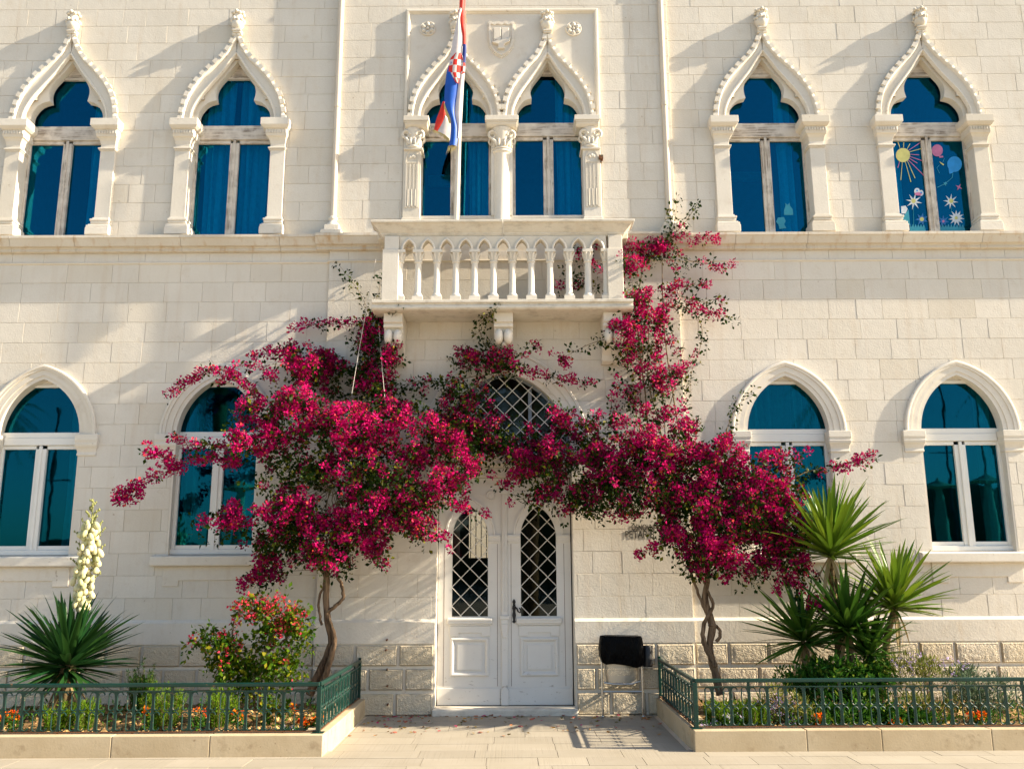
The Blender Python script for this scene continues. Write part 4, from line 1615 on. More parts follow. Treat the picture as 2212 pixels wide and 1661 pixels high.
# middle post of the doors
b = MB()
b.box(-.140, -.066, YD - .034, YD + .01, 1.02, 2.70)
for q in range(3):
    b.box(-.130 + q * .022, -.118 + q * .022, YD - .041, YD, 1.18, 2.66)
b.box(-.152, -.054, YD - .05, YD + .01, 2.62, 2.735)
b.build('door_post', M['door'], door, bevel=.004)
b = MB()
b.box(-.160, -.046, YD - .062, YD + .01, 1.085, 1.13)
b.box(-.150, -.056, YD - .050, YD + .01, 1.03, 1.085)
b.prism([(-.150, 1.03), (-.056, 1.03), (-.070, .93), (-.078, .87), (-.128, .87), (-.136, .93)], YD - .048, YD + .01)
b.box(-.143, -.063, YD - .030, YD + .01, .30, .93)
b.prism([(-.150, .082), (-.056, .082), (-.056, .26), (-.103, .305), (-.150, .26)], YD - .040, YD + .01)
b.build('door_post_base', M['door'], door, bevel=.005)
# black handle: long plate with a thumb lever
b = MB()
hx = .012
b.prism([(hx - .006, 1.325), (hx + .006, 1.325), (hx + .022, 1.295), (hx + .014, 1.27), (hx + .024, 1.22), (hx + .016, 1.18), (hx + .024, 1.13), (hx + .012, 1.075), (hx + .024, 1.055), (hx, 1.035), (hx - .024, 1.055), (hx - .012, 1.075), (hx - .024, 1.13), (hx - .016, 1.18), (hx - .024, 1.22), (hx - .014, 1.27), (hx - .022, 1.295)], YD - .010, YD)
b.tube([(hx, YD - .01, 1.225), (hx + .012, YD - .045, 1.235), (hx + .035, YD - .05, 1.215), (hx + .05, YD - .05, 1.18), (hx + .075, YD - .05, 1.165), (hx + .085, YD - .05, 1.19), (hx + .075, YD - .05, 1.215), (hx + .06, YD - .05, 1.22)], [.010, .010, .011, .010, .009, .011, .010, .006], 7)
b.build('door_handle', M['iron'], door, smooth=40)
# threshold step of worn stone
b = MB()
b.box(-.965, .765, -.19, .10, -.02, .078)
o = b.build('threshold_step', M['balcony'], dw, bevel=.022, seg=3)
# corridor behind the door, open to a courtyard at its back
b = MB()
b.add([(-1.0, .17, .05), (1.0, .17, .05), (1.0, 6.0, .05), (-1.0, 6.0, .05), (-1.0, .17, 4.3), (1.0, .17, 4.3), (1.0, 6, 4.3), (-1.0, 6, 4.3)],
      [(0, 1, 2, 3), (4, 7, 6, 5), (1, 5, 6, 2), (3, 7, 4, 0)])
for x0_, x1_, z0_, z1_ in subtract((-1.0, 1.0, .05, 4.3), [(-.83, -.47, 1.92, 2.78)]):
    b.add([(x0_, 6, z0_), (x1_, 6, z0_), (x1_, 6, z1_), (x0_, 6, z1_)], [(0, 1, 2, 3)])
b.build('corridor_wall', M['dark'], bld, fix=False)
b = MB()
b.box(-2.5, 2.0, 9.0, 9.2, -.1, 5)
b.build('courtyard_wall', M['stone'], bld)
for i in range(4):
    b = MB()
    b.tube([(-.80 + i * .1, 6.03, 1.92), (-.80 + i * .1, 6.03, 2.78)], .009, 5)
    b.build('window_bar', M['iron'], bld)

# ------------------------------------------------------------------ drainpipes, sensor, letters
for xp in (-2.366, 2.103):
    b = MB()
    yo = -.065
    b.tube([(xp, yo, 6.26), (xp, yo, 10.7)], .038, 14)
    for z in (7.9, 9.8):
        b.tube([(xp, yo, z - .03), (xp, yo, z + .03)], .046, 14)
    b.build('drainpipe', M['pipe'], bld, smooth=50)
    b = MB()
    b.box(xp - .135, xp + .135, -.20, .02, 6.007, 6.06)
    b.box(xp - .095, xp + .095, -.17, .02, 6.06, 6.14)
    b.lathe([(.09, 6.14), (.085, 6.165), (.05, 6.20), (.045, 6.22), (.058, 6.235), (.058, 6.265), (.045, 6.275)], xp, -.075, 18)
    b.build('drainpipe_shoe', M['trim'], bld, smooth=35, bevel=.004)
q = P(1298, 342, YB - .05)
b = MB()
b.box(q.x - .028, q.x + .028, YB - .09, YB - .0, q.z - .02, q.z + .03)
b.box(q.x - .008, q.x + .008, YB - .05, YB - .0, q.z - .06, q.z - .02)
b.build('wall_sensor', M['rust'], bld)


def letters(text, px0, px1, pyb, size, name):
    cu = bpy.data.curves.new(name, 'FONT')
    cu.body = text
    cu.size = 1
    cu.extrude = .004
    a, c = P(px0, pyb, YB - .0048), P(px1, pyb, YB - .0048)
    o = bpy.data.objects.new(name, cu)
    COL.objects.link(o)
    bpy.context.view_layer.update()
    wd = o.dimensions.x
    me = bpy.data.meshes.new_from_object(o)
    bpy.data.objects.remove(o)
    me.materials.append(M['letter'])
    o = bpy.data.objects.new(name, me)
    COL.objects.link(o)
    o.parent = bld
    o.location = a
    o.rotation_euler = (R(90), 0, 0)
    o.scale = ((c.x - a.x) / wd, size, .3)
    return o


letters('OSNOVNA', 1364, 1420, 1145, .105, 'wall_lettering')
letters('PETAR B', 1350, 1412, 1162, .13, 'wall_lettering')

# ------------------------------------------------------------------ flagpole and flag
pa, pb = P(986, 474, -.40), P(1003.5, -25, -.40)
pole = MB()
pole.tube([(pa.x, -.40, 4.955), (pa.x, -.40, pa.z), (pb.x, -.40, pb.z + .9)], [.036, .034, .026], 14)
fpole = pole.build('flagpole', M['pole'], smooth=60, loc=(pa.x, -.40, 4.955))
tag(fpole, 'slim cream flagpole standing on the balcony in front of the left window of the pair', 'flagpole')

fm = [plain('flag red', (.70, .035, .018), .6), plain('flag white', (.70, .62, .58), .6), plain('flag blue', (.012, .085, .42), .5),
      plain('flag navy', (.02, .04, .20), .5), plain('flag gold fringe', (.55, .42, .16), .8)]
FY = -.50


def fz(x, y):
    return P((1600 + x * .3854) / 1.8517, y * .3854 / 1.8517, FY)


def sheet(b, rows, mi, bulge=.03, lay=0.0, n=8, folds=1.0, mats=None):
    """Cloth panel given as rows of (left x, right x, y) in the detail's pixels, bowed forward."""
    rws = catmull(rows, max(6, len(rows) * 4))
    vs, fs, ms = [], [], []
    for L, Rr, y in rws:
        for i in range(n + 1):
            t = i / n
            p = fz(L + (Rr - L) * t, y)
            vs.append((p.x, FY - lay - bulge * math.sin(math.pi * t * folds), p.z))
    base = len(b.v)
    b.v += vs
    for r in range(len(rws) - 1):
        for i in range(n):
            q = base + r * (n + 1) + i
            b.f.append((q, q + 1, q + n + 2, q + n + 1))
            if mats:
                b.m.append(mats(r / (len(rws) - 1), i / n))
            else:
                b.m.append(mi)


flag = empty('flag', (fz(600, 500).x, FY, fz(600, 500).z), 'furled red white and blue flag with a chequered shield hanging on the flagpole', 'flag')


def fbuild(b, name):
    o = b.build(name, fm, None, smooth=60, fix=False)
    keep_world(o, flag)


b = MB()
sheet(b, [(618, 678, -160), (618, 678, 0), (614, 672, 110)], 0, .05)
sheet(b, [(600, 680, 110), (612, 682, 260), (648, 686, 360), (652, 688, 480)], 0, .035, .0)
fbuild(b, 'red_stripe')
b = MB()
sheet(b, [(612, 656, 105), (598, 628, 200), (578, 636, 290), (556, 652, 400), (540, 652, 480), (522, 650, 580), (514, 640, 680)], 1, .03, .02)
sheet(b, [(640, 674, 690), (616, 670, 790), (600, 662, 900), (580, 655, 1050), (572, 648, 1180), (588, 640, 1290), (596, 622, 1400), (596, 608, 1440)], 1, .02, .012)
fbuild(b, 'white_stripe')
b = MB()
sheet(b, [(512, 560, 665), (486, 600, 760), (470, 606, 880), (463, 598, 980), (464, 580, 1080), (490, 572, 1170), (520, 580, 1240), (530, 600, 1330), (520, 600, 1440), (508, 590, 1525)], 2, .035, .015)
sheet(b, [(652, 690, 478), (648, 690, 560), (640, 684, 640), (640, 680, 670)], 3, .012, .03)
fbuild(b, 'blue_stripe')
b = MB()
sheet(b, [(560, 640, 575), (520, 640, 640), (508, 636, 710), (510, 628, 780), (540, 620, 830), (592, 606, 885)], 1, .025, .035, n=9,
      mats=lambda t, u: 0 if (int(t * 5.2) + int(u * 3.2)) % 2 == 0 else 1)
sheet(b, [(640, 652, 595), (642, 672, 650), (636, 678, 710), (630, 672, 770), (626, 640, 785)], 0, .012, .03, n=4,
      mats=lambda t, u: 0 if (int(t * 4) + int(u * 2)) % 2 == 0 else 1)
fbuild(b, 'chequered_shield')
b = MB()
sheet(b, [(440, 466, 1048), (405, 474, 1150), (375, 470, 1230), (352, 400, 1330), (346, 388, 1352)], 0, .02, -.03)
sheet(b, [(462, 474, 1190), (420, 520, 1260), (388, 524, 1350), (384, 520, 1400), (500, 516, 1450)], 1, .02, -.035)
fbuild(b, 'folded_back_corner')
b = MB()
sheet(b, [(456, 466, 1085), (462, 488, 1150), (488, 524, 1220), (510, 534, 1290)], 4, .006, .02, n=3)
fr = random.Random(3)
edges = [((345, 1352), (460, 1405), 46), ((460, 1405), (512, 1450), 50), ((505, 1525), (590, 1508), 88), ((682, 165), (690, 250), 12)]
for (xa, ya), (xb, yb), ln in edges:
    for i in range(26):
        t = i / 25
        x, y = xa + (xb - xa) * t, ya + (yb - ya) * t
        l_ = ln * fr.uniform(.65, 1.15)
        k_ = fr.uniform(-14, 4) - (18 if ln > 80 else 0)
        p0, p1, p2 = fz(x - 4, y), fz(x + 4, y), fz(x + k_, y + l_)
        yy = -.012 * fr.random()
        b.add([(p0.x, FY + yy - .015, p0.z), (p1.x, FY + yy - .015, p1.z), (p2.x, FY + yy - .02, p2.z)], [(0, 1, 2)], 4)
fbuild(b, 'gold_fringe')

# ------------------------------------------------------------------ planters and soil
def mpp(Y, py=1000):
    return (P(1107, py, Y) - P(1106, py, Y)).length


KZ = .188
for side in (-1, 1):
    xo = -1.76 if side < 0 else 1.695          # outer face of the side kerb
    lab = ('low stone kerb planter along the wall left of the white door' if side < 0
           else 'low stone kerb planter along the wall right of the litter bin')
    yk = -2.52 if side < 0 else -2.375
    pl = empty('planter', (xo, yk, 0), lab, 'planter', 'stone planters beside the door')
    far = -5.9 if side < 0 else 5.9
    if side < 0:
        cuts = [-5.9, -4.86, P(240.7, 1600, -2.52).x, P(453, 1600, -2.52).x, xo]
    else:
        cuts = [xo, P(1754, 1600, -2.52).x, P(1919, 1600, -2.52).x, P(2161, 1600, -2.52).x, 5.9]
    for a, c in zip(cuts[:-1], cuts[1:]):
        b = MB()
        b.box(a + .002, c - .002, yk, yk + .25, -.02, KZ + RND.uniform(-.002, .002))
        keep_world(b.build('kerb_stone', M['kerb'], bevel=.007, seg=2), pl)
    ys = [yk + .254, -1.35, -.62, -.055]
    for y0, y1 in zip(ys[:-1], ys[1:]):
        b = MB()
        xa, xb = (xo - .235, xo) if side < 0 else (xo, xo + .235)
        b.box(xa, xb, y0 + .002, y1 - .002, -.02, KZ + RND.uniform(-.004, .004))
        keep_world(b.build('kerb_stone', M['kerb'], bevel=.007, seg=2), pl)
    # soil sheet with uneven surface, and clods lying on it
    xa, xb = (far, xo - .22) if side < 0 else (xo + .22, far)
    nx, ny = 90, 50
    gx, gy = np.meshgrid(np.linspace(xa, xb, nx), np.linspace(yk + .24, -.06, ny), indexing='ij')
    gz = .135 + .02 * np.sin(gx * 5.1 + gy * 3) * np.sin(gy * 6.3 - gx) + NP.normal(0, .010, gx.shape)
    V = np.stack([gx, gy, gz], -1).reshape(-1, 3)
    ii, jj = np.meshgrid(np.arange(nx - 1), np.arange(ny - 1), indexing='ij')
    q = (ii * ny + jj).ravel()
    F = np.stack([q, q + ny, q + ny + 1, q + 1], -1)
    npmesh('soil', V, F, M['soil'], kind='structure')
    b = MB()
    for i in range(620):
        x, y = RND.uniform(xa, xb), yk + .265 + 1.5 * RND.random() ** 1.6
        r = RND.choice((.010, .014, .018, .024, .034))
        b.ball((x, y, .14 + r * .3), r, 6, 4, s=(RND.uniform(.8, 1.5), RND.uniform(.8, 1.4), RND.uniform(.5, .9)))
    b.build('soil_clods', M['clod'], kind='stuff', fix=False)

# ------------------------------------------------------------------ iron railings
hoop_me = bal_me = None


def railing(side, label):
    global hoop_me, bal_me
    xc, yc = (-1.832, -2.40) if side < 0 else (1.742, -2.255)
    th = empty('iron_railing', (xc, yc, KZ), label, 'railing', 'green iron railings round the planters')

    def part(b, name, mat, bevel=.003, **kw):
        return keep_world(b.build(name, mat, bevel=bevel, **kw), th)
    xe = xc + side * 3.9
    ye = -.14
    b = MB()
    b.box(min(xc, xe), max(xc, xe), yc - .018, yc + .018, .604, .640)
    part(b, 'top_rail', M['green'], .006)
    b = MB()
    b.box(xc - .018, xc + .018, yc + .0185, ye, .604, .640)
    part(b, 'top_rail', M['green'], .006)
    for z, m in ((.566, 'green'), (.203, 'rust')):
        b = MB()
        b.box(min(xc, xe), max(xc, xe), yc - .012, yc + .012, z - .005, z + .005)
        part(b, 'lower_rail' if z < .3 else 'middle_rail', M[m], 0)
        b = MB()
        b.box(xc - .012, xc + .012, yc + .021, ye, z - .005, z + .005)
        part(b, 'lower_rail' if z < .3 else 'middle_rail', M[m], 0)
    b = MB()
    b.box(xc - .021, xc + .021, yc - .021, yc + .021, KZ, .6035)
    b.box(xc - .055, xc + .055, yc - .045, yc + .045, KZ, KZ + .008)
    part(b, 'corner_post', M['green'], .003)
    b = MB()
    b.box(xc - .016, xc + .016, ye + .001, ye + .033, KZ, .66)
    part(b, 'end_post', M['green'], .003)
    sp0 = .1755
    spots = [(xc + side * sp0 * (i + .93), yc, 0) for i in range(22)] + [(xc, yc + sp0 * (i + .93), 90) for i in range(12)]
    spots = [s for s in spots if s[1] < ye - .05]
    for i, (x, y, rz) in enumerate(spots):
        mt = Matrix.Translation((x - th.location.x, y - th.location.y, -th.location.z)) @ Matrix.Rotation(R(rz), 4, 'Z')
        if bal_me is None:
            b = MB()
            w_ = [(.017, .205), (.015, .25), (.011, .28), (.0105, .33), (.014, .375), (.015, .39), (.014, .405), (.0105, .44), (.011, .50), (.015, .53), (.017, .566)]
            b.band([(-a, z) for a, z in w_], [(a, z) for a, z in w_], -.004, .004)
            bal_me = b.build('baluster', M['green'], th)
            bal_me.matrix_local = mt
        else:
            inst(bal_me, th, mt)
        for dx in (-.040, .040):
            for zc in (.297, .477):
                m2 = mt @ Matrix.Translation((dx, 0, zc))
                if hoop_me is None:
                    pts = []
                    for a in range(0, 361, 20):
                        pts.append((.0275 * math.cos(R(a)), 0, .0275 * math.sin(R(a)) + (.055 if a <= 180 else -.055)))
                    b = MB()
                    b.tube(pts, .0064, 6)
                    hoop_me = b.build('hoop', M['hoop'], th, fix=False)
                    hoop_me.matrix_local = m2
                else:
                    inst(hoop_me, th, m2)
        if i % 5 == 2:
            b = MB()
            if rz == 0:
                b.box(x - .012, x + .012, yc - .010, yc + .010, .571, .604)
            else:
                b.box(xc - .010, xc + .010, y - .012, y + .012, .571, .604)
            part(b, 'rail_spacer', M['green'], 0)
        if i % 4 == 1 and rz == 0:
            b = MB()
            b.box(x - .010, x + .010, yc - .006, yc + .006, KZ, .198)
            part(b, 'rail_foot', M['rust'], 0)
    return th


railing(-1, 'dark green iron railing with hoops around the left planter')
railing(1, 'dark green iron railing with hoops around the right planter beside the litter bin')

# ------------------------------------------------------------------ litter bin, its black bag
bx, by = 1.27, -.33
bn = empty('litter_bin', (bx, by, 0), 'chrome framed litter bin with a perforated basket standing right of the white door', 'litter bin')


def bpart(b, name, mat, **kw):
    return keep_world(b.build(name, mat, **kw), bn)


for s in (-1, 1):
    b = MB()
    x = bx + s * .235
    b.tube([(x, by, 0), (x, by, .80), (x - s * .01, by, .86)], .013, 10)
    b.tube([(x - s * .035, by + .05, .38), (x - s * .045, by + .05, .84)], .009, 8)
    b.tube([(x, by, .02), (x - s * .005, by - .03, .10)], .008, 6)
    b.ball((x, by, .012), .022, 10, 6, s=(1, 1, .7))
    bpart(b, 'leg', M['chrome'], smooth=50)
b = MB()
b.tube([(bx - .235, by, .285), (bx + .235, by, .285)], .011, 8)
bpart(b, 'crossbar', M['chrome'], smooth=50)
b = MB()
b.tube([(bx - .21, by, .385), (bx - .1, by - .05, .375), (bx + .1, by - .05, .375), (bx + .21, by + .0, .40)], .011, 8)
bpart(b, 'basket_hoop', M['chrome'], smooth=50)


def perf_mat():
    k = NT('perforated steel sheet')
    tc = k.n('ShaderNodeTexCoord').outputs['UV']
    sx = k.n('ShaderNodeSeparateXYZ')
    p = k.pos((1, 1, 1))
    k.l(p, sx.inputs[0])
    s = 2 * math.pi / .024
    a = k.math('SINE', k.math('MULTIPLY', sx.outputs['X'], s), 0.0)
    c = k.math('SINE', k.math('MULTIPLY', sx.outputs['Z'], s), 0.0)
    f = k.ramp(k.math('MULTIPLY', a, c), .50, .58)
    zr = k.math('MULTIPLY', k.math('GREATER_THAN', sx.outputs['Z'], .47), k.math('LESS_THAN', sx.outputs['Z'], .66))
    f = k.math('MULTIPLY', f, zr)
    bs = k.n('ShaderNodeBsdfPrincipled')
    bs.inputs['Base Color'].default_value = (.42, .40, .36, 1)
    bs.inputs['Metallic'].default_value = 1.0
    bs.inputs['Roughness'].default_value = .4
    tr = k.n('ShaderNodeBsdfTransparent')
    mx = k.n('ShaderNodeMixShader')
    k.l(f, mx.inputs[0])
    k.l(bs.outputs[0], mx.inputs[1])
    k.l(tr.outputs[0], mx.inputs[2])
    k.l(mx.outputs[0], k.out.inputs[0])
    return k.mat


b = MB()
n = 20
vs, fs = [], []
for i in range(n + 1):
    a = math.pi * (1 - i / n)
    for z, r in ((.39, .185), (.50, .195), (.70, .20), (.90, .205)):
        vs.append((bx + r * math.cos(a), by - .42 * r * math.sin(a) + .02, z))
for i in range(n):
    for q in range(3):
        k_ = i * 4 + q
        fs.append((k_, k_ + 4, k_ + 5, k_ + 1))
b.add(vs, fs)
bpart(b, 'basket', perf_mat(), smooth=60)
b = MB()
b.lathe([(.055, .56), (.058, .58), (.058, .79), (.05, .80)], bx + .31, by + .03, 18)
bpart(b, 'ashtray_tube', M['iron'], smooth=50)
bagm = NT('black plastic bag')
_p = bagm.pos()
bag_mat = bagm.finish((.0012, .0014, .002), .30, bagm.bump(bagm.noise(bagm.pos((9, 9, 3)), 1.6, 5, .6), .9, .05), spec=.05)
b = MB()
n = 44
vs, fs = [], []
rings = [(.905, .88), (.915, .97), (.90, 1.0), (.84, 1.04), (.76, 1.07), (.69, 1.05), (.635, 1.01), (.605, .97)]
for ri, (z, sc) in enumerate(rings):
    for i in range(n):
        a = 2 * math.pi * i / n
        cr, sr = math.cos(a), math.sin(a)
        x = .245 * math.copysign(abs(cr) ** .55, cr) * sc
        y = .13 * math.copysign(abs(sr) ** .7, sr) * sc
        wr = .022 * math.sin(a * 8 + ri * .8) * (.3 + ri / 7) + .012 * math.sin(a * 19 + ri * 2)
        vs.append((bx + x * (1 + wr), by + .01 + y * (1 + wr * 3), z - (.030 * math.cos(a) + .012 * math.sin(a * 5 + 1) + .02) * (ri / 7)))
for ri in range(len(rings) - 1):
    for i in range(n):
        j = (i + 1) % n
        fs.append((ri * n + i, ri * n + j, ri * n + n + j, ri * n + n + i))
fs.append(tuple(range(n - 1, -1, -1)))
b.add(vs, fs)
o = b.build('bin_bag', bag_mat, smooth=70, loc=(bx, by, .62))
tag(o, 'black plastic bin bag folded over the top of the chrome litter bin', 'bin bag')

# ------------------------------------------------------------------ foliage helpers
def rand_unit(n):
    v = NP.normal(size=(n, 3))
    return v / np.linalg.norm(v, axis=1, keepdims=True)


def cloud(C, per, rad, size, aspect=.62, lift=.22, out=.8, bias=(0, -.1, .2), t0=(.0, 1.0), accent=.08, ctint=None, sv=.3):
    """Folded petals or leaves round the points C: 4 vertices, 2 triangles each."""
    C = np.repeat(np.asarray(C, float), per, axis=0)
    n = len(C)
    off = rand_unit(n)
    rr = rad * NP.random((n, 1)) ** .5
    base = C + off * rr
    d = off * out + rand_unit(n) * .8 + np.array(bias)
    d /= np.linalg.norm(d, axis=1, keepdims=True)
    r = rand_unit(n)
    s = np.cross(d, r)
    s /= np.linalg.norm(s, axis=1, keepdims=True) + 1e-9
    nn = np.cross(s, d)
    sz = size * (1 + sv * NP.normal(size=(n, 1))).clip(.4, 1.8)
    mid = base + d * sz * .5
    V = np.stack([base, mid + s * sz * aspect * .5 + nn * sz * lift, base + d * sz, mid - s * sz * aspect * .5 + nn * sz * lift], 1).reshape(-1, 3)
    q = np.arange(n) * 4
    F = np.stack([np.stack([q, q + 1, q + 2], -1), np.stack([q, q + 2, q + 3], -1)], 1).reshape(-1, 3)
    t = NP.uniform(t0[0], t0[1], n)
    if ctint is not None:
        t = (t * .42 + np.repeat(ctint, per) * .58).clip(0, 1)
    a = (NP.random(n) < accent) * NP.uniform(.3, 1, n)
    T = np.stack([t, a, np.zeros(n), np.ones(n)], -1)
    T = np.repeat(T, 4, axis=0)
    return V, F, T


def blob_points(cx, cy, rx, ry, Y, dY, n, shell=.45):
    c = P(cx, cy, Y)
    m = mpp(Y, cy)
    u = rand_unit(n) * (NP.random((n, 1)) ** shell)
    return np.array(c) + u * np.array([rx * m, dY, ry * m])


def path_points(pts, n, jit=.02, Y=None):
    W = [P(p[0], p[1], p[2] if len(p) > 2 else Y) for p in pts]
    r = np.array(catmull([tuple(p) for p in W], n))
    return r + NP.normal(0, jit, r.shape)


def wpath(pts, n, Y=None):
    W = [P(p[0], p[1], p[2] if len(p) > 2 else Y) for p in pts]
    return [Vector(p) for p in catmull([tuple(p) for p in W], n)]


class Boug:
    """Collects the blossoms, leaves and wood of one bougainvillea."""

    def __init__(self, loc, name, label, group):
        self.t = empty(name, loc, label, 'bougainvillea', group)
        self.fc, self.lc, self.ft = [], [], []
        self.k = 1.25
        self.wood = MB()

    def blob(self, cx, cy, rx, ry, Y=-.8, dY=.25, n=40, ff=.68, tone=.6):
        # blossoms gather in clumps of a few clusters with gaps between them
        n = int(n * self.k)
        nk = max(3, n // 4)
        seeds = blob_points(cx, cy, rx, ry, Y, dY, nk)
        pts = seeds[NP.integers(0, nk, n)] + NP.normal(0, .052, (n, 3))
        # let the outline break into sprays: drop or push some points out
        m = mpp(Y, cy)
        k = NP.random(n) < .10
        c = np.array(P(cx, cy, Y))
        pts[k] = c + (pts[k] - c) * NP.uniform(1.05, 1.35, (k.sum(), 1))
        f = NP.random(n) < ff
        self.fc.append(pts[f])
        # tone paints the lit and shaded parts of the crown into the bracts
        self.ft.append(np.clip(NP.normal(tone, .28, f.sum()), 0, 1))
        self.lc.append(pts[~f])
        self.lc.append(pts[f] + NP.normal(0, .06, pts[f].shape) + np.array([-.03, .07, -.04]))

    def spray(self, pts, n=18, Y=-.8, ff=.6, jit=.03, r=.006, start=0.0, tone=.6):
        W = wpath(pts, max(6, len(pts) * 4), Y)
        self.wood.tube(W, [r * (1 - .7 * i / (len(W) - 1)) for i in range(len(W))], 5)
        q = path_points(pts, n, jit, Y)
        q = q[int(n * start):]
        f = NP.random(len(q)) < ff
        self.fc.append(q[f])
        self.ft.append(np.clip(NP.normal(tone, .2, f.sum()), 0, 1))
        self.lc.append(q[~f])

    def twigs(self, root, n, r=.006):
        allp = np.concatenate(self.fc + self.lc)
        r0 = np.array(root[0])
        near = np.where(np.linalg.norm(allp - r0, axis=1) < 1.25)[0]
        for i in NP.choice(near, min(n, len(near)), replace=False):
            e = Vector(allp[i])
            s = Vector(root[RND.randrange(len(root))])
            mid = s.lerp(e, .5) + Vector((RND.uniform(-.12, .12), RND.uniform(-.1, .1), RND.uniform(.0, .22)))
            W = [s * (1 - t) ** 2 + mid * 2 * t * (1 - t) + e * t * t for t in [k / 7 for k in range(8)]]
            W = [p + Vector((RND.uniform(-.012, .012), RND.uniform(-.012, .012), RND.uniform(-.012, .012))) for p in W]
            rr = r * RND.uniform(.5, 1.4)
            self.wood.tube(W, [rr * (1 - .75 * k / 7) for k in range(8)], 4)

    def finish(self, per=30, rad=.058, size=.031, lper=9, lrad=.075, lsize=.046, trunk=None, leaf='leaf', petal='bract'):
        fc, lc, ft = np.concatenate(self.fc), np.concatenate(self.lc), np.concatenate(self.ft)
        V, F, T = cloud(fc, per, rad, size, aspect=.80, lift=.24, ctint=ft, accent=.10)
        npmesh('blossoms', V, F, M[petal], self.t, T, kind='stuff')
        V, F, T = cloud(lc, lper, lrad, lsize, aspect=.62, lift=.10, bias=(0, -.15, -.25), accent=.16)
        npmesh('foliage', V, F, M[leaf], self.t, T, kind='stuff')
        if self.wood.f:
            o = self.wood.build('twigs', M['twig'], fix=False, kind='stuff')
            keep_world(o, self.t)
        if trunk:
            for nm, paths in trunk:
                for pts, rads in paths:
                    b = MB()
                    W = wpath(pts, 26)
                    W = [p + Vector((RND.uniform(-.006, .006), RND.uniform(-.006, .006), 0)) for p in W]
                    rr = [.84 * float(np.interp(i / 25, np.linspace(0, 1, len(rads)), rads)) * RND.uniform(.9, 1.12) for i in range(26)]
                    b.tube(W, rr, 9)
                    keep_world(b.build(nm, M['bark'], smooth=70), self.t)


# ------------------------------------------------------------------ the left bougainvillea tree
TY = -.62
B1 = Boug(P(676, 1500, TY), 'bougainvillea_tree', 'large magenta bougainvillea tree with bare twisted trunk left of the white door', 'bougainvilleas')
B1.k = 1.02
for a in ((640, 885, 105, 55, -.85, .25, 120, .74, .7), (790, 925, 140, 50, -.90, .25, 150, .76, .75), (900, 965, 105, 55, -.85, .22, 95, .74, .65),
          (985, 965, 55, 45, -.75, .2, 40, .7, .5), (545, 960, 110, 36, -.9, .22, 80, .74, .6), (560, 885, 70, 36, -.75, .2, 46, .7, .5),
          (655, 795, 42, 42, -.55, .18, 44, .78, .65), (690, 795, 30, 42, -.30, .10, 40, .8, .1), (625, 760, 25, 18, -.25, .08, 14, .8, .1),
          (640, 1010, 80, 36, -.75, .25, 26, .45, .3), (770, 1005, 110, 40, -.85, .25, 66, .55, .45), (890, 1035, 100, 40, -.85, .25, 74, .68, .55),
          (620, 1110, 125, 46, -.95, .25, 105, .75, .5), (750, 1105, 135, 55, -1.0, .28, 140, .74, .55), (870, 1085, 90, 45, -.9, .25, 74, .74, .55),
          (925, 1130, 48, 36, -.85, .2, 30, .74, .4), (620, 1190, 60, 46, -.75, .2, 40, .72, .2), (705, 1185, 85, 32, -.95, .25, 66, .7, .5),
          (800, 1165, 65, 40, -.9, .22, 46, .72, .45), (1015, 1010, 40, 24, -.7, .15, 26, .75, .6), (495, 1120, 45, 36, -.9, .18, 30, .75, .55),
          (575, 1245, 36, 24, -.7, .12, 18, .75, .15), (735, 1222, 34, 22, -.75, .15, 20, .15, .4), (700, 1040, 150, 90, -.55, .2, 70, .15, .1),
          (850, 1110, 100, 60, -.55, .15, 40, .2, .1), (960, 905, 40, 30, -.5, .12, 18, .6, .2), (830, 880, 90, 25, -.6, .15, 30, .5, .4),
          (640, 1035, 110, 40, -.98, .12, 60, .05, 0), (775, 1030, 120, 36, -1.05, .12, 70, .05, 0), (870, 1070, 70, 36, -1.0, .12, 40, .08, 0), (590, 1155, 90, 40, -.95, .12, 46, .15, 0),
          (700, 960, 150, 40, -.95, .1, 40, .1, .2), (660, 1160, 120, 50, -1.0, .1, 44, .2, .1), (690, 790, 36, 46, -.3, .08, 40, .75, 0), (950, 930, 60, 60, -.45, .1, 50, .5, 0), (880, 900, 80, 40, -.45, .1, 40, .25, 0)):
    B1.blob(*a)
for pts, n, ff in (([(520, 1000, -.8), (430, 990, -.8), (375, 1010, -.8), (320, 1040, -.8), (252, 1068, -.8)], 46, .85), ([(480, 960, -.8), (420, 960, -.7), (365, 942, -.7)], 16, .8),
                   ([(560, 860, -.6), (480, 800, -.5), (425, 812, -.5), (368, 852, -.5)], 40, .78), ([(600, 830, -.6), (560, 795, -.5), (520, 790, -.5), (470, 830, -.5)], 20, .75),
                   ([(640, 790, -.5), (600, 765, -.4), (545, 768, -.4)], 18, .7), ([(380, 1000, -.8), (345, 985, -.8), (312, 975, -.8)], 16, .85),
                   ([(250, 1068, -.8), (262, 1078, -.8), (300, 1070, -.8)], 14, .9), ([(660, 790, -.5), (672, 760, -.5), (668, 745, -.5)], 8, .8),
                   ([(560, 1180, -.8), (560, 1230, -.75), (520, 1268, -.7)], 16, .7), ([(860, 1130, -.9), (940, 1150, -.85), (975, 1165, -.8)], 16, .75),
                   ([(900, 1080, -.8), (980, 1090, -.75), (1045, 1108, -.7)], 16, .45), ([(960, 1000, -.7), (1000, 1050, -.65), (990, 1100, -.6)], 16, .7),
                   ([(780, 1180, -.9), (820, 1210, -.9), (838, 1222, -.9)], 10, .6)):
    B1.spray(pts, n, ff=ff)
roots1 = [P(708, 1230, TY), P(690, 1150, TY), P(740, 1130, TY - .1), P(720, 1050, TY), P(780, 1050, TY - .1)]
B1.twigs(roots1, 90)
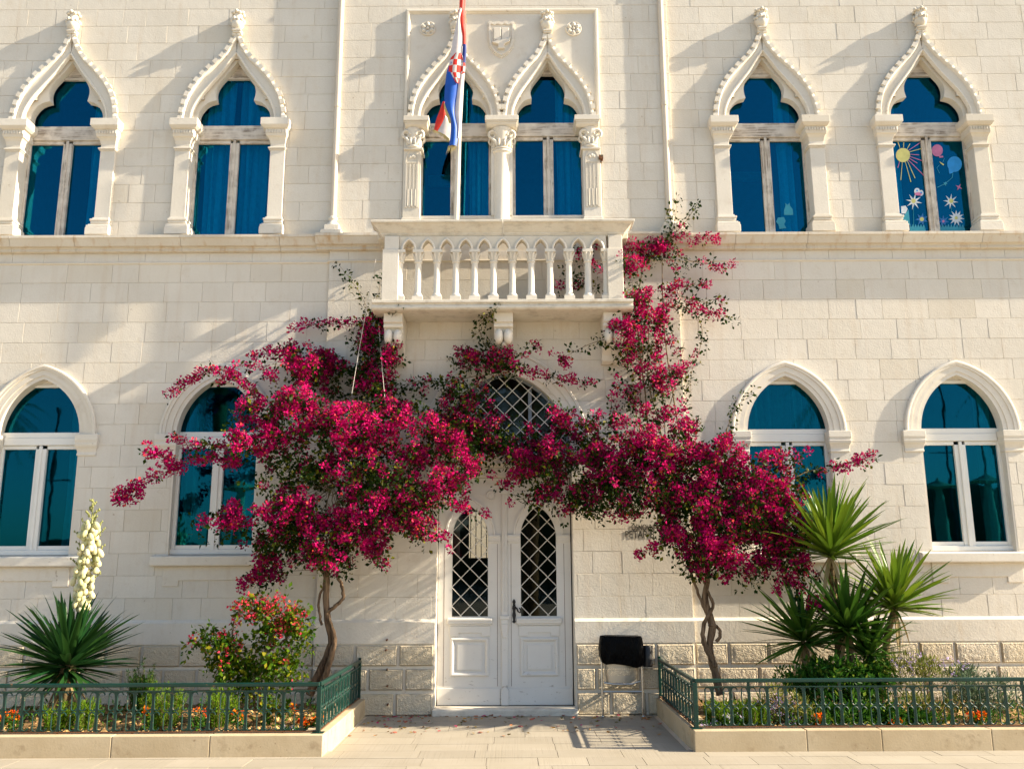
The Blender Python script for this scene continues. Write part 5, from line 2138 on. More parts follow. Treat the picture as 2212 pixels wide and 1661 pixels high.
B1.finish(trunk=[('trunk', [([(668, 1500, TY), (690, 1450, TY), (716, 1390, TY + .02), (708, 1340, TY), (704, 1300, TY), (706, 1250, TY), (712, 1190, TY), (735, 1100, TY - .1)], [.062, .055, .05, .045, .042, .036, .028, .012]),
                            ([(690, 1490, TY - .06), (712, 1430, TY - .05), (722, 1380, TY - .04), (712, 1335, TY - .05)], [.045, .042, .036, .02])]),
                 ('limb', [([(706, 1322, TY - .02), (728, 1306, TY - .04), (741, 1290, TY - .05), (738, 1262, TY - .04), (728, 1240, TY - .02), (736, 1200, TY)], [.026, .025, .024, .022, .02, .012]),
                           ([(694, 1350, TY - .03), (688, 1310, TY - .02), (690, 1285, TY), (700, 1262, TY), (698, 1200, TY)], [.018, .018, .016, .014, .01]),
                           ([(706, 1250, TY), (660, 1180, TY), (600, 1090, TY - .1)], [.024, .016, .008]), ([(712, 1220, TY), (790, 1130, TY - .1), (880, 1060, TY - .15)], [.022, .015, .008])])])

# ------------------------------------------------------------------ the right bougainvillea tree
TY2 = -.70
B2 = Boug(P(1550, 1500, TY2), 'bougainvillea_tree', 'large magenta bougainvillea tree with knotted trunk between the litter bin and the yuccas', 'bougainvilleas')
B2.k = 1.12
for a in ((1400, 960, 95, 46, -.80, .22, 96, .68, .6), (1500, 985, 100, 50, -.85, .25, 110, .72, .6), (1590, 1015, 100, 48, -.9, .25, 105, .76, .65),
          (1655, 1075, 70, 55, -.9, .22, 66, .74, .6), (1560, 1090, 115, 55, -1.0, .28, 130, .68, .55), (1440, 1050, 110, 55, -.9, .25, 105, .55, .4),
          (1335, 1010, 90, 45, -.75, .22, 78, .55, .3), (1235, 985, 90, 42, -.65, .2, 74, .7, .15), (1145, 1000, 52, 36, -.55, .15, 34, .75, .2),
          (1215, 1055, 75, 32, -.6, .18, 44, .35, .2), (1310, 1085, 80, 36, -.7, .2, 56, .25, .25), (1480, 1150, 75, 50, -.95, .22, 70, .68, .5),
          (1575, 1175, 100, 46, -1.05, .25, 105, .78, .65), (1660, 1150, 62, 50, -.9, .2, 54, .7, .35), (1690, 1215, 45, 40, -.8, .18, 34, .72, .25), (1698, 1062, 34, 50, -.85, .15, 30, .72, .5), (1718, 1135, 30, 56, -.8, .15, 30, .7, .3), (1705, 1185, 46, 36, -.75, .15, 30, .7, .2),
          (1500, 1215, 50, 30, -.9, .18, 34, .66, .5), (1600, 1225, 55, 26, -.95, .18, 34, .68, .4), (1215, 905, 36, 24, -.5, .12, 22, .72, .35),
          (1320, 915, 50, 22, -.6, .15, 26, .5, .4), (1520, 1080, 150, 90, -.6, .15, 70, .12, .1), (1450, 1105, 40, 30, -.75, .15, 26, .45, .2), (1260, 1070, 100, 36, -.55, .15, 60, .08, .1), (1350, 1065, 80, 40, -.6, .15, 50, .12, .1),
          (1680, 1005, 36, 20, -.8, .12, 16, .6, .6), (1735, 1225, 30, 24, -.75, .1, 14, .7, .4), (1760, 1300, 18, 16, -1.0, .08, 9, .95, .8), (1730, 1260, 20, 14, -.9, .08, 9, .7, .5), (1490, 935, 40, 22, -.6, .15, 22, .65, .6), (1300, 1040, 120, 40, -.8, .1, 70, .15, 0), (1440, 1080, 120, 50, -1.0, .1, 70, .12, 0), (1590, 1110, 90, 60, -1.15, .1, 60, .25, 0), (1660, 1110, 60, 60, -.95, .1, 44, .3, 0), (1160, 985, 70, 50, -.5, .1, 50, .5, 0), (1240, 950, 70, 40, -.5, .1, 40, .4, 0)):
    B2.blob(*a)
for pts, n, ff in (([(1560, 960, -.6), (1590, 880, -.4), (1630, 852, -.35)], 14, .0), ([(1680, 1060, -.8), (1740, 1020, -.7), (1800, 1010, -.65), (1885, 990, -.6)], 22, .25),
                   ([(1820, 1005, -.65), (1870, 990, -.6), (1890, 985, -.6)], 10, .9), ([(1640, 985, -.7), (1700, 985, -.6), (1740, 975, -.6)], 10, .4),
                   ([(1130, 1010, -.55), (1100, 1040, -.5), (1075, 1050, -.5)], 12, .7), ([(1250, 1060, -.6), (1180, 1070, -.55), (1110, 1080, -.5)], 16, .15),
                   ([(1390, 1105, -.7), (1360, 1118, -.65), (1330, 1115, -.6)], 10, .7), ([(1450, 1150, -.8), (1420, 1178, -.7), (1375, 1196, -.6)], 12, .75),
                   ([(1300, 1100, -.6), (1240, 1110, -.5), (1225, 1095, -.5)], 12, .3), ([(1700, 1230, -.8), (1690, 1265, -.75), (1670, 1275, -.75)], 8, .7)):
    B2.spray(pts, n, ff=ff)
roots2 = [P(1525, 1215, TY2), P(1500, 1150, TY2), P(1550, 1140, TY2), P(1480, 1060, TY2), P(1590, 1080, TY2)]
B2.twigs(roots2, 90)
B2.finish(trunk=[('trunk', [([(1556, 1500, TY2), (1545, 1450, TY2), (1532, 1400, TY2), (1538, 1350, TY2), (1524, 1300, TY2), (1528, 1250, TY2), (1530, 1190, TY2), (1545, 1100, TY2 - .1)], [.060, .052, .050, .046, .040, .036, .028, .012]),
                            ([(1545, 1440, TY2 - .05), (1520, 1385, TY2 - .05), (1522, 1345, TY2 - .04), (1540, 1310, TY2 - .05), (1530, 1280, TY2 - .05), (1518, 1250, TY2 - .03)], [.04, .036, .032, .026, .020, .012])]),
                 ('limb', [([(1548, 1385, TY2), (1556, 1370, TY2 - .02), (1548, 1352, TY2 - .03), (1530, 1350, TY2 - .04)], [.022, .022, .02, .016]),
                           ([(1528, 1330, TY2), (1508, 1280, TY2 - .02), (1490, 1225, TY2), (1480, 1150, TY2)], [.022, .02, .017, .01]),
                           ([(1528, 1230, TY2), (1590, 1150, TY2 - .1), (1640, 1080, TY2 - .15)], [.022, .015, .008])])])

# ------------------------------------------------------------------ climbers on the wall
CR = Boug(P(1425, 930, -.25), 'climbing_bougainvillea', 'magenta bougainvillea climbing the wall up to the right end of the balcony', 'bougainvilleas')
CR.k = .82
for a in ((1400, 535, 50, 20, -.28, .12, 44, .82, .65), (1370, 575, 24, 26, -.55, .1, 22, .85, .75), (1385, 655, 52, 36, -.45, .14, 60, .82, .7),
          (1350, 715, 52, 28, -.5, .14, 46, .85, .65), (1415, 705, 46, 36, -.4, .12, 50, .8, .65), (1395, 770, 50, 32, -.35, .12, 44, .78, .6),
          (1430, 830, 52, 34, -.35, .12, 42, .72, .55), (1440, 885, 46, 32, -.4, .12, 34, .7, .6), (1325, 700, 22, 20, -.45, .08, 12, .8, .5),
          (1370, 620, 22, 30, -.4, .08, 16, .45, .5), (1470, 800, 26, 60, -.25, .08, 26, .6, .6), (1370, 855, 30, 16, -.3, .08, 14, .7, .55), (1270, 545, 26, 22, -.25, .08, 16, .35, .8), (1255, 600, 22, 30, -.2, .08, 16, .1, .3), (1215, 605, 14, 26, -.3, .06, 8, .2, .3), (1300, 580, 16, 12, -.3, .05, 7, .8, .9)):
    CR.blob(*a)
for pts, n, ff in (([(1420, 540, -.3), (1455, 490, -.28), (1462, 428, -.25)], 14, .12), ([(1440, 525, -.3), (1480, 480, -.25), (1508, 440, -.2)], 14, .15), ([(1440, 530, -.3), (1480, 560, -.28), (1540, 572, -.22), (1588, 578, -.2)], 22, .55),
                   ([(1440, 515, -.3), (1500, 512, -.25), (1550, 520, -.2)], 16, .55), ([(1430, 625, -.35), (1480, 618, -.3), (1528, 612, -.25)], 20, .6), ([(1430, 660, -.35), (1510, 670, -.25), (1580, 690, -.2)], 26, .55),
                   ([(1470, 640, -.3), (1530, 655, -.22), (1565, 655, -.2)], 16, .4), ([(1460, 650, -.3), (1510, 690, -.2), (1515, 740, -.15), (1495, 800, -.15), (1490, 860, -.2)], 20, .1),
                   ([(1320, 730, -.45), (1270, 745, -.4), (1212, 775, -.35)], 10, .1), ([(1225, 772, -.35), (1215, 778, -.35), (1205, 772, -.35)], 8, 1.0), ([(1370, 830, -.3), (1325, 840, -.2), (1320, 930, -.2)], 12, .3),
                   ([(1410, 800, -.3), (1350, 850, -.3), (1330, 858, -.3)], 10, .5), ([(1440, 540, -.3), (1460, 590, -.3), (1440, 640, -.3)], 12, .35)):
    CR.spray(pts, n, ff=ff)
for pts, r in (([(1400, 960, -.4), (1395, 860, -.3), (1382, 760, -.3), (1378, 660, -.3), (1390, 560, -.28)], .011), ([(1432, 960, -.4), (1420, 900, -.3), (1400, 820, -.3), (1402, 700, -.3)], .010),
               ([(1470, 950, -.4), (1455, 860, -.25), (1440, 760, -.25), (1432, 660, -.25), (1430, 560, -.28)], .010), ([(1382, 930, -.3), (1384, 820, -.22), (1392, 720, -.22)], .006), ([(1440, 900, -.3), (1462, 820, -.2), (1478, 740, -.18)], .006)):
    W = wpath(pts, 20)
    CR.wood.tube(W, [r * (1 - .5 * i / 19) for i in range(20)], 6)
CR.finish(per=22)

CL = Boug(P(800, 860, -.2), 'climbing_bougainvillea', 'thin leafy bougainvillea shoots climbing to the left end of the balcony along two cords', 'bougainvilleas')
for a in ((805, 700, 26, 40, -.3, .1, 26, .35, .3), (830, 700, 14, 40, -.25, .06, 16, .3, .1), (800, 770, 34, 46, -.3, .1, 30, .45, .4), (810, 830, 44, 40, -.35, .1, 30, .45, .5), (760, 800, 40, 40, -.25, .1, 24, .12, .2),
          (840, 770, 14, 14, -.45, .06, 10, .9, .8), (855, 775, 14, 10, -.4, .05, 7, .9, .8), (735, 830, 24, 24, -.25, .08, 12, .3, .3), (850, 850, 50, 20, -.35, .1, 18, .3, .3), (785, 745, 20, 16, -.35, .08, 9, .9, .5)):
    CL.blob(*a)
for pts, n, ff in (([(805, 860, -.3), (795, 760, -.25), (800, 690, -.2), (775, 630, -.15), (735, 576, -.12)], 26, .03), ([(820, 860, -.3), (808, 740, -.25), (800, 680, -.2), (815, 640, -.2), (828, 590, -.2)], 22, .05),
                   ([(815, 710, -.25), (760, 700, -.2), (700, 700, -.18), (638, 706, -.15)], 34, .5), ([(810, 700, -.25), (840, 690, -.4), (862, 652, -.6)], 14, .1), ([(790, 860, -.3), (760, 810, -.2), (720, 780, -.15), (705, 768, -.15)], 18, .02),
                   ([(800, 880, -.3), (740, 850, -.2), (715, 830, -.15)], 12, .05), ([(830, 700, -.3), (850, 740, -.4), (862, 778, -.45)], 12, .7), ([(810, 830, -.3), (860, 840, -.25), (905, 822, -.2), (940, 820, -.2)], 16, .02), ([(760, 890, -.3), (850, 870, -.3), (920, 855, -.25)], 16, .03)):
    CL.spray(pts, n, ff=ff)
CL.finish(per=20)

CM = Boug(P(1080, 800, -.25), 'climbing_bougainvillea', 'bougainvillea shoot trailing over the pointed fanlight beneath the middle balcony bracket', 'bougainvilleas')
for a in ((1012, 768, 24, 18, -.35, .08, 20, .85, .15), (1095, 770, 36, 18, -.4, .08, 18, .75, .6), (1062, 795, 40, 16, -.35, .08, 18, .5, .2), (1000, 850, 60, 30, -.35, .1, 26, .25, .1), (985, 895, 36, 26, -.4, .1, 18, .6, .2), (1030, 925, 60, 40, -.4, .1, 34, .35, .12), (1090, 960, 50, 30, -.45, .1, 26, .55, .12), (1060, 880, 30, 40, -.35, .08, 16, .25, .1), (1130, 930, 30, 20, -.4, .08, 10, .6, .2), (1000, 930, 60, 50, -.38, .08, 50, .5, 0), (1060, 960, 70, 30, -.4, .08, 40, .5, 0), (1150, 960, 50, 30, -.4, .08, 24, .5, 0), (980, 860, 40, 40, -.3, .08, 26, .2, 0)):
    CM.blob(*a)
for pts, n, ff in (([(1075, 790, -.35), (1045, 740, -.3), (1035, 700, -.4), (1058, 685, -.55), (1075, 662, -.65)], 22, .02), ([(1070, 800, -.35), (1120, 795, -.35), (1180, 812, -.3), (1230, 822, -.28), (1284, 830, -.25)], 40, .5), ([(1085, 790, -.35), (1130, 765, -.35), (1175, 748, -.35)], 14, .3),
                   ([(1040, 810, -.35), (960, 825, -.3), (900, 826, -.28), (842, 838, -.25)], 20, .03), ([(1060, 800, -.35), (1030, 790, -.35), (985, 770, -.35)], 12, .5), ([(1060, 790, -.3), (1064, 750, -.3), (1048, 720, -.3)], 8, .1)):
    CM.spray(pts, n, ff=ff)
CM.finish(per=20)

# two white cords that hold the left climber
for pts, lab in (([(812, 560, -.62), (782, 720, -.5), (760, 850, -.6)], 'white cord tied from the balcony to the bougainvillea, the left and longer of two'),
                 ([(818, 700, -.4), (826, 800, -.5), (832, 866, -.6)], 'white cord hanging by the left balcony bracket, the right and shorter of two')):
    b = MB()
    W = wpath(pts, 14)
    b.tube(W, .0032, 5)
    tag(b.build('support_cord', M['cord'], fix=False, loc=W[0]), lab, 'cord', 'cords holding the climber')

# ------------------------------------------------------------------ the low bougainvillea bush in the left planter
BY = -1.35
B3 = Boug(P(560, 1520, BY), 'bougainvillea_bush', 'low bougainvillea bush with pink blossoms on top behind the left railing', 'bougainvilleas')
for a in ((470, 1395, 50, 34, BY, .18, 44, .06, .6), (500, 1440, 60, 40, BY, .2, 56, .03, .5), (570, 1450, 80, 30, BY - .05, .2, 56, .05, .6), (600, 1430, 46, 20, BY - .1, .15, 26, .03, .5),
          (590, 1335, 76, 26, BY, .2, 46, .58, .8), (620, 1365, 46, 22, BY, .18, 28, .42, .8), (540, 1310, 30, 16, BY, .1, 14, .7, .8), (440, 1385, 26, 14, BY, .08, 10, .3, .7), (650, 1385, 24, 24, BY, .1, 14, .1, .6), (560, 1380, 40, 16, BY, .12, 16, .3, .6), (540, 1490, 60, 24, BY, .15, 24, .02, .5), (590, 1530, 16, 30, BY - .3, .08, 14, .05, .5)):
    B3.blob(*a)
for pts, n, ff in (([(500, 1400, BY), (505, 1340, BY), (540, 1300, BY), (580, 1292, BY)], 14, .5), ([(600, 1340, BY), (640, 1310, BY), (665, 1320, BY)], 12, .7), ([(560, 1310, BY), (600, 1292, BY), (615, 1285, BY)], 9, .8)):
    B3.spray(pts, n, ff=ff)
B3.finish(leaf='leaf_light', petal='bract_orange', per=13, rad=.06, size=.026, lper=11, lrad=.075, lsize=.048, trunk=[('limb', [([(560, 1525, BY), (562, 1450, BY), (575, 1400, BY), (605, 1350, BY)], [.022, .02, .016, .008]), ([(552, 1525, BY), (530, 1440, BY), (505, 1390, BY), (505, 1340, BY)], [.016, .014, .01, .006]), ([(575, 1410, BY), (610, 1385, BY), (640, 1360, BY)], [.014, .012, .006])])])

# ------------------------------------------------------------------ yuccas
def blade_mesh(name, mat, L=1.0, wd=.05, droop=.05, fold=.35):
    st = [(0, .55), (.12, .85), (.4, 1.0), (.7, .72), (.9, .34), (1.0, .02)]
    vs, fs = [], []
    for t, s in st:
        z = -droop * t * t
        h = wd * s * .5
        vs += [(-h, L * t, z + h * fold), (0, L * t, z), (h, L * t, z + h * fold)]
    for i in range(len(st) - 1):
        for q in (0, 1):
            k = i * 3 + q
            fs.append((k, k + 1, k + 4, k + 3))
    b = MB()
    b.add(vs, fs)
    return b, vs, fs


blade_cache = {}


def rosette(th, centre, axis, n, L, wd, mat, e0, e1, seed, droop=.10, mid='blade'):
    rr = random.Random(seed)
    key = (mat, round(wd / L, 3), droop)
    protos = blade_cache.setdefault(key, [])
    ax = Vector(axis).normalized()
    qa = Vector((0, 0, 1)).rotation_difference(ax).to_matrix().to_4x4()
    for i in range(n):
        t = (i + .5) / n
        az = i * 2.39996 + rr.uniform(-.25, .25)
        el = R(e1 + (e0 - e1) * (t ** .85)) + rr.uniform(-.12, .12)
        ln = L * (.70 + .34 * math.sin(math.pi * min(1, t * .8 + .25))) * rr.uniform(.82, 1.12)
        base = centre + ax * (.14 * (1 - t) - .05) * L
        mt = (Matrix.Translation(Vector(base) - th.location) @ qa @ Matrix.Rotation(az, 4, 'Z') @ Matrix.Translation((0, .025, 0))
              @ Matrix.Rotation(el, 4, 'X') @ Matrix.Rotation(rr.uniform(-.5, .5), 4, 'Y') @ Matrix.Diagonal((ln, ln, ln, 1)))
        vi = i % 3
        if vi >= len(protos):
            b, _, _ = blade_mesh('blade', M[mat], 1.0, wd / L, droop * (.4 + .6 * vi))
            o = b.build('leaf_blade', M[mat], th, fix=False, smooth=60)
            protos.append(o)
            o.matrix_local = mt
        else:
            inst(protos[vi], th, mt)


YG = 'yuccas in the planters'
y1b = P(140, 1500, -1.15)
Y1 = empty('yucca', (y1b.x, -1.15, .14), 'dark green yucca with a tall spike of ivory bells in the left planter', 'yucca', YG)
b = MB()
c1 = Vector((y1b.x, -1.15, .66))
b.tube([(y1b.x, -1.15, .10), (y1b.x + .01, -1.15, .35), (y1b.x, -1.15, .70)], [.10, .12, .09], 12)
keep_world(b.build('trunk', M['yucca_bark'], smooth=60), Y1)
rosette(Y1, c1, (0, 0, 1), 185, .75, .064, 'blade', -24, 84, 4)
# hanging old leaves at the foot
rosette(Y1, c1 - Vector((0, 0, .12)), (0, 0, 1), 34, .40, .04, 'blade_dry', -75, -40, 8)
stalk = wpath([(163, 1395, -1.15), (172, 1340, -1.15), (185, 1240, -1.17), (197, 1140, -1.2), (202, 1078, -1.2)], 20)
b = MB()
b.tube(stalk, [.018 - .013 * i / 19 for i in range(20)], 8)
keep_world(b.build('flower_stalk', M['bud'], smooth=60), Y1)
bell = MB()
bell.lathe([(.004, .0), (.014, -.004), (.024, -.018), (.028, -.034), (.025, -.048), (.015, -.056), (.013, -.054)], 0, 0, 9)
bell_o = bud_o = None
rr = random.Random(21)
for i in range(118):
    t = .26 + .60 * (i / 117)
    k = t * 19
    p = stalk[int(k)].lerp(stalk[min(19, int(k) + 1)], k - int(k))
    wdt = .125 * math.sin(math.pi * min(1, max(.12, (t - .18) / .78))) ** .6
    a = i * 2.39996
    r = wdt * rr.uniform(.35, 1.0)
    q = p + Vector((r * math.cos(a), r * math.sin(a) - .01, rr.uniform(-.02, .02)))
    mt = Matrix.Translation(q - Y1.location) @ Matrix.Rotation(rr.uniform(-.5, .5), 4, 'X') @ Matrix.Rotation(rr.uniform(-.5, .5), 4, 'Y') @ Matrix.Scale(rr.uniform(.75, 1.3), 4) @ Matrix.Diagonal((1, 1, rr.uniform(1.15, 1.6), 1))
    if bell_o is None:
        bell_o = bell.build('flower_bell', M['bell'], Y1, smooth=70)
        bell_o.matrix_local = mt
    else:
        inst(bell_o, Y1, mt)
b = MB()
for i in range(26):                       # side shoots with closed buds
    t = .40 + .58 * i / 25
    k = min(18.99, t * 19)
    p = stalk[int(k)].lerp(stalk[int(k) + 1], k - int(k))
    a = i * 2.39996
    ln = .17 * max(.15, 1 - max(0, t - .7) * 3.0)
    e = p + Vector((ln * math.cos(a), ln * math.sin(a) * .7, ln * .9))
    b.tube([p, p.lerp(e, .5) + Vector((0, 0, -.01)), e], [.006, .005, .003], 5)
    for j in range(7):
        c_ = p.lerp(e, .35 + .65 * j / 6)
        b.ball((c_.x + rr.uniform(-.012, .012), c_.y + rr.uniform(-.012, .012), c_.z), .009, 5, 4, s=(1, 1, 1.7))
keep_world(b.build('bud_shoots', M['bud'], smooth=70, kind='stuff'), Y1)

for lab, foot, mid_, top, YY, n, L, wd, mat, e0, e1, axis, seed in (
        ('tallest yucca at the right, its yellow green crown above the other yuccas', (1815, 1440), (1805, 1330), (1794, 1196), -.95, 118, .84, .066, 'blade_light', 0, 83, (-.02, -.05, 1), 31),
        ('yellow green yucca leaning right from a bare ringed stem', (1895, 1440), (1915, 1390), (1932, 1312), -1.05, 112, .71, .062, 'blade_light', -4, 82, (.10, -.05, 1), 32),
        ('dark yucca with outspread blades nearest the trunk of the right bougainvillea', (1745, 1440), (1738, 1420), (1738, 1385), -.85, 92, .68, .054, 'blade_mid', -15, 78, (-.18, -.1, 1), 33),
        ('dark yucca in the middle of the clump under the tallest crown', (1832, 1450), (1836, 1410), (1832, 1362), -1.1, 104, .70, .060, 'blade_mid', -12, 80, (.0, -.1, 1), 34),
        ('small low yucca between the middle one and the leaning one', (1880, 1450), (1880, 1440), (1878, 1415), -1.15, 70, .52, .05, 'blade_mid', 0, 80, (.0, -.1, 1), 35)):
    f = P(foot[0], foot[1], YY)
    th = empty('yucca', (f.x, YY, .14), lab, 'yucca', YG)
    pts = [Vector((f.x, YY, .12))] + [P(*mid_, YY), P(*top, YY)]
    W = [Vector(p) for p in catmull([tuple(p) for p in pts], 16)]
    b = MB()
    b.tube(W, [(.050 if i % 2 else .042) * (1 - .25 * i / 15) for i in range(16)], 10)
    keep_world(b.build('trunk', M['yucca_bark'], smooth=70), th)
    rosette(th, W[-1], axis, n, L, wd, mat, e0, e1, seed)
    rosette(th, W[-1] - Vector((0, 0, .07)), axis, 9, L * .6, wd * .7, 'blade_dry', -80, -45, seed + 90, droop=.10)

# ------------------------------------------------------------------ small plants
def leafy(name, label, cat, pxs, mat, per, rad, size, aspect, group=None, lift=.05, bias=(0, -.2, .3), foot=None, accent=.12, extra=None):
    """A bushy plant: leaf clusters spread through a few ellipsoids (cx, cy, rx, ry, Y, dY, n)."""
    C = np.concatenate([blob_points(*p) for p in pxs])
    C[:, 2] = np.maximum(C[:, 2], .15)
    f = foot or (float(C[:, 0].mean()), float(C[:, 1].mean()), .14)
    th = empty(name, f, label, cat, group)
    V, F, T = cloud(C, per, rad, size, aspect, lift, bias=bias, accent=accent)
    npmesh('foliage', V, F, M[mat], th, T, kind='stuff')
    b = MB()
    for i in NP.choice(len(C), min(len(C), 14), replace=False):
        e = Vector(C[i])
        b.tube([Vector(f) + Vector((RND.uniform(-.03, .03), RND.uniform(-.03, .03), -.02)), Vector(f).lerp(e, .5) + Vector((0, 0, .03)), e], [.008, .006, .003], 5)
    keep_world(b.build('stems', M['twig'], fix=False, kind='stuff'), th)
    if extra:
        ec, eper, erad, esize, emat, eas = extra
        E_ = np.concatenate([blob_points(*p) for p in ec])
        E_[:, 2] = np.maximum(E_[:, 2], .16)
        V, F, T = cloud(E_, eper, erad, esize, eas, .2, bias=(0, -.2, .4), accent=.2)
        npmesh('florets', V, F, M[emat], th, T, kind='stuff')
    return th


leafy('leafy_shrub', 'dense green leafy shrub around the feet of the right yuccas', 'shrub',
      [(1745, 1465, 62, 34, -1.15, .2, 70), (1830, 1470, 80, 40, -1.35, .25, 110), (1890, 1460, 44, 34, -1.3, .2, 50), (1830, 1530, 85, 36, -1.55, .2, 80), (1880, 1560, 60, 26, -1.7, .15, 50), (1790, 1560, 90, 24, -1.75, .15, 60), (1960, 1560, 80, 22, -1.8, .15, 46)],
      'shrub', 22, .085, .066, .34, foot=(P(1820, 1540, -1.4).x, -1.4, .14), accent=.12)
leafy('grey_lavender', 'grey green lavender bush near the right end of the railing', 'lavender', [(2120, 1505, 80, 44, -1.6, .25, 90), (2080, 1455, 40, 20, -1.35, .12, 26)], 'greyherb', 26, .06, .055, .16, bias=(0, -.1, .9))
SG = 'lilac flowering plants in the right planter'
leafy('lilac_statice', 'straw coloured flowering plant with lilac sprays above the right railing', 'flowering plant', [(1990, 1450, 80, 34, -1.45, .2, 70), (2000, 1520, 80, 36, -1.65, .2, 60)], 'dryherb', 16, .08, .055, .18, SG, bias=(0, -.1, 1.0),
      extra=([(1960, 1425, 46, 28, -1.45, .15, 20), (2045, 1440, 46, 24, -1.45, .15, 15), (2030, 1530, 26, 20, -1.8, .1, 6)], 7, .03, .017, 'lilac', .9))
leafy('lilac_statice', 'lilac flowering plant behind the right railing next to bright rosemary', 'flowering plant', [(1690, 1530, 60, 44, -1.75, .15, 60), (1735, 1560, 50, 26, -1.85, .12, 34)], 'dryherb', 16, .07, .055, .2, SG, bias=(0, -.1, .8),
      extra=([(1680, 1520, 50, 40, -1.8, .12, 28), (1720, 1560, 40, 22, -1.9, .1, 12)], 8, .03, .017, 'lilac', .9))


def rosemary(label, cx, cy, hw, h, Y, n, mat='herb'):
    """Upright sprigs clothed in needles."""
    c = P(cx, cy, Y)
    m = mpp(Y, cy)
    th = empty('rosemary', (c.x, Y, .14), label, 'rosemary', 'rosemary bushes behind the railings')
    C, b = [], MB()
    for i in range(n):
        a = RND.uniform(0, 2 * math.pi)
        r = RND.random() ** .5
        x0, y0 = c.x + r * hw * m * .55 * math.cos(a), Y + r * .16 * math.sin(a)
        x1, y1 = c.x + r * hw * m * 1.05 * math.cos(a), Y + r * .26 * math.sin(a)
        top = .14 + (c.z + h * m - .14) * RND.uniform(.55, 1.05) * (1 - .25 * r)
        p, q = Vector((x0, y0, .12)), Vector((x1, y1, top))
        b.tube([p, p.lerp(q, .5), q], [.005, .004, .002], 4)
        for k in range(12):
            C.append(tuple(p.lerp(q, .15 + .85 * k / 11)))
    V, F, T = cloud(C, 13, .016, .034, .17, .02, out=.6, bias=(0, 0, 1.0), accent=.15)
    npmesh('needles', V, F, M[mat], th, T, kind='stuff')
    keep_world(b.build('stems', M['twig'], fix=False, kind='stuff'), th)


rosemary('bright rosemary bush behind the left railing, below the low bougainvillea', 352, 1510, 44, 40, -1.8, 46)
rosemary('bright rosemary bush behind the left railing, under the flowering yucca', 128, 1535, 34, 20, -1.95, 34)
rosemary('small bright rosemary sprig just right of the one under the flowering yucca', 186, 1530, 18, 22, -1.95, 16)
rosemary('dark rosemary bush by the wall left of the low bougainvillea', 306, 1480, 30, 55, -.9, 34, 'shrub')
rosemary('bright rosemary bush in front of the low bougainvillea stem', 478, 1515, 34, 40, -1.75, 34)
rosemary('bright rosemary bush at the corner of the right railing', 1548, 1548, 26, 34, -1.85, 34)
rosemary('wide bright rosemary bush behind the right railing beside the lilac plant', 1622, 1545, 46, 34, -1.85, 56)


def flower_tuft(name, label, cat, group, cx, cy, n, mat, hs, Y=-2.02, leaf='shrub', spread=.07, fs=.020, per=16):
    c = P(cx, cy, Y)
    th = empty(name, (c.x, Y, .14), label, cat, group)
    heads = np.array([(c.x + RND.uniform(-spread, spread), Y + RND.uniform(-spread, spread) * .7, c.z + RND.uniform(-.03, .03)) for _ in range(n)])
    heads[:, 2] = np.maximum(heads[:, 2], .17)
    for hp in heads:
        V, F, T = cloud(hp[None], per, fs * 1.1, fs * 1.25, .9, .2, out=1.0, bias=(0, -.3, .5), accent=.25)
        npmesh('flower_head', V, F, M[mat], th, T)
    L = np.stack([c.x + NP.uniform(-spread, spread, n * 5), Y + NP.uniform(-.06, .06, n * 5), NP.uniform(.15, max(.18, c.z), n * 5)], -1)
    V, F, T = cloud(L, 9, .03, .032, .4, .1, bias=(0, -.1, .5))
    npmesh('foliage', V, F, M[leaf], th, T, kind='stuff')


MG = 'marigolds in the planters'
for lab, cx, cy, n in (('orange marigolds at the far left end of the left planter', 18, 1545, 4), ('single orange marigold left of the brightest rosemary', 33, 1552, 2), ('orange marigolds beside the brightest rosemary in the left planter', 322, 1538, 3),
                       ('red orange marigold in the middle of the left planter', 432, 1538, 3), ('orange marigolds in front of the low bougainvillea', 520, 1545, 4), ('orange marigold under the right side of the low bougainvillea', 634, 1532, 2),
                       ('thick cluster of orange marigolds in the corner of the left railing', 672, 1556, 10),
                       ('red orange marigolds before the lilac plant in the right planter', 1778, 1552, 4), ('orange marigolds in front of the leafy shrub on the right', 1938, 1553, 3), ('red marigolds near the grey lavender', 2107, 1546, 4), ('orange marigold just right of the red ones near the grey lavender', 2125, 1546, 2)):
    flower_tuft('marigold', lab, 'marigold', MG, cx, cy, n, 'orange', 0, spread=.035 + .007 * n)
for lab, cx, cy, n in (('white and purple pansies in the corner of the left planter', 628, 1578, 9), ('white pansies in the corner of the right planter', 1582, 1548, 6), ('dark blue and white pansies at the foot of the right railing', 1560, 1568, 6), ('small white pansies against the right corner post', 1530, 1562, 4)):
    flower_tuft('pansy', lab, 'pansy', 'pansies in the planters', cx, cy, n, 'white_petal', 0, Y=-2.2 if cx < 1000 else -2.06, spread=.09, fs=.016, per=7)
# loose green weeds between the plants
C = []
for side in (-1, 1):
    for i in range(170 if side < 0 else 420):
        x = side * RND.uniform(2.05, 5.6)
        C.append((x, -2.08 + 1.5 * RND.random() ** 1.1, RND.uniform(.15, .24)))
V, F, T = cloud(np.array(C), 7, .035, .045, .32, .08, bias=(0, -.1, .7))
npmesh('weeds', V, F, M['shrub'], None, T, kind='stuff')

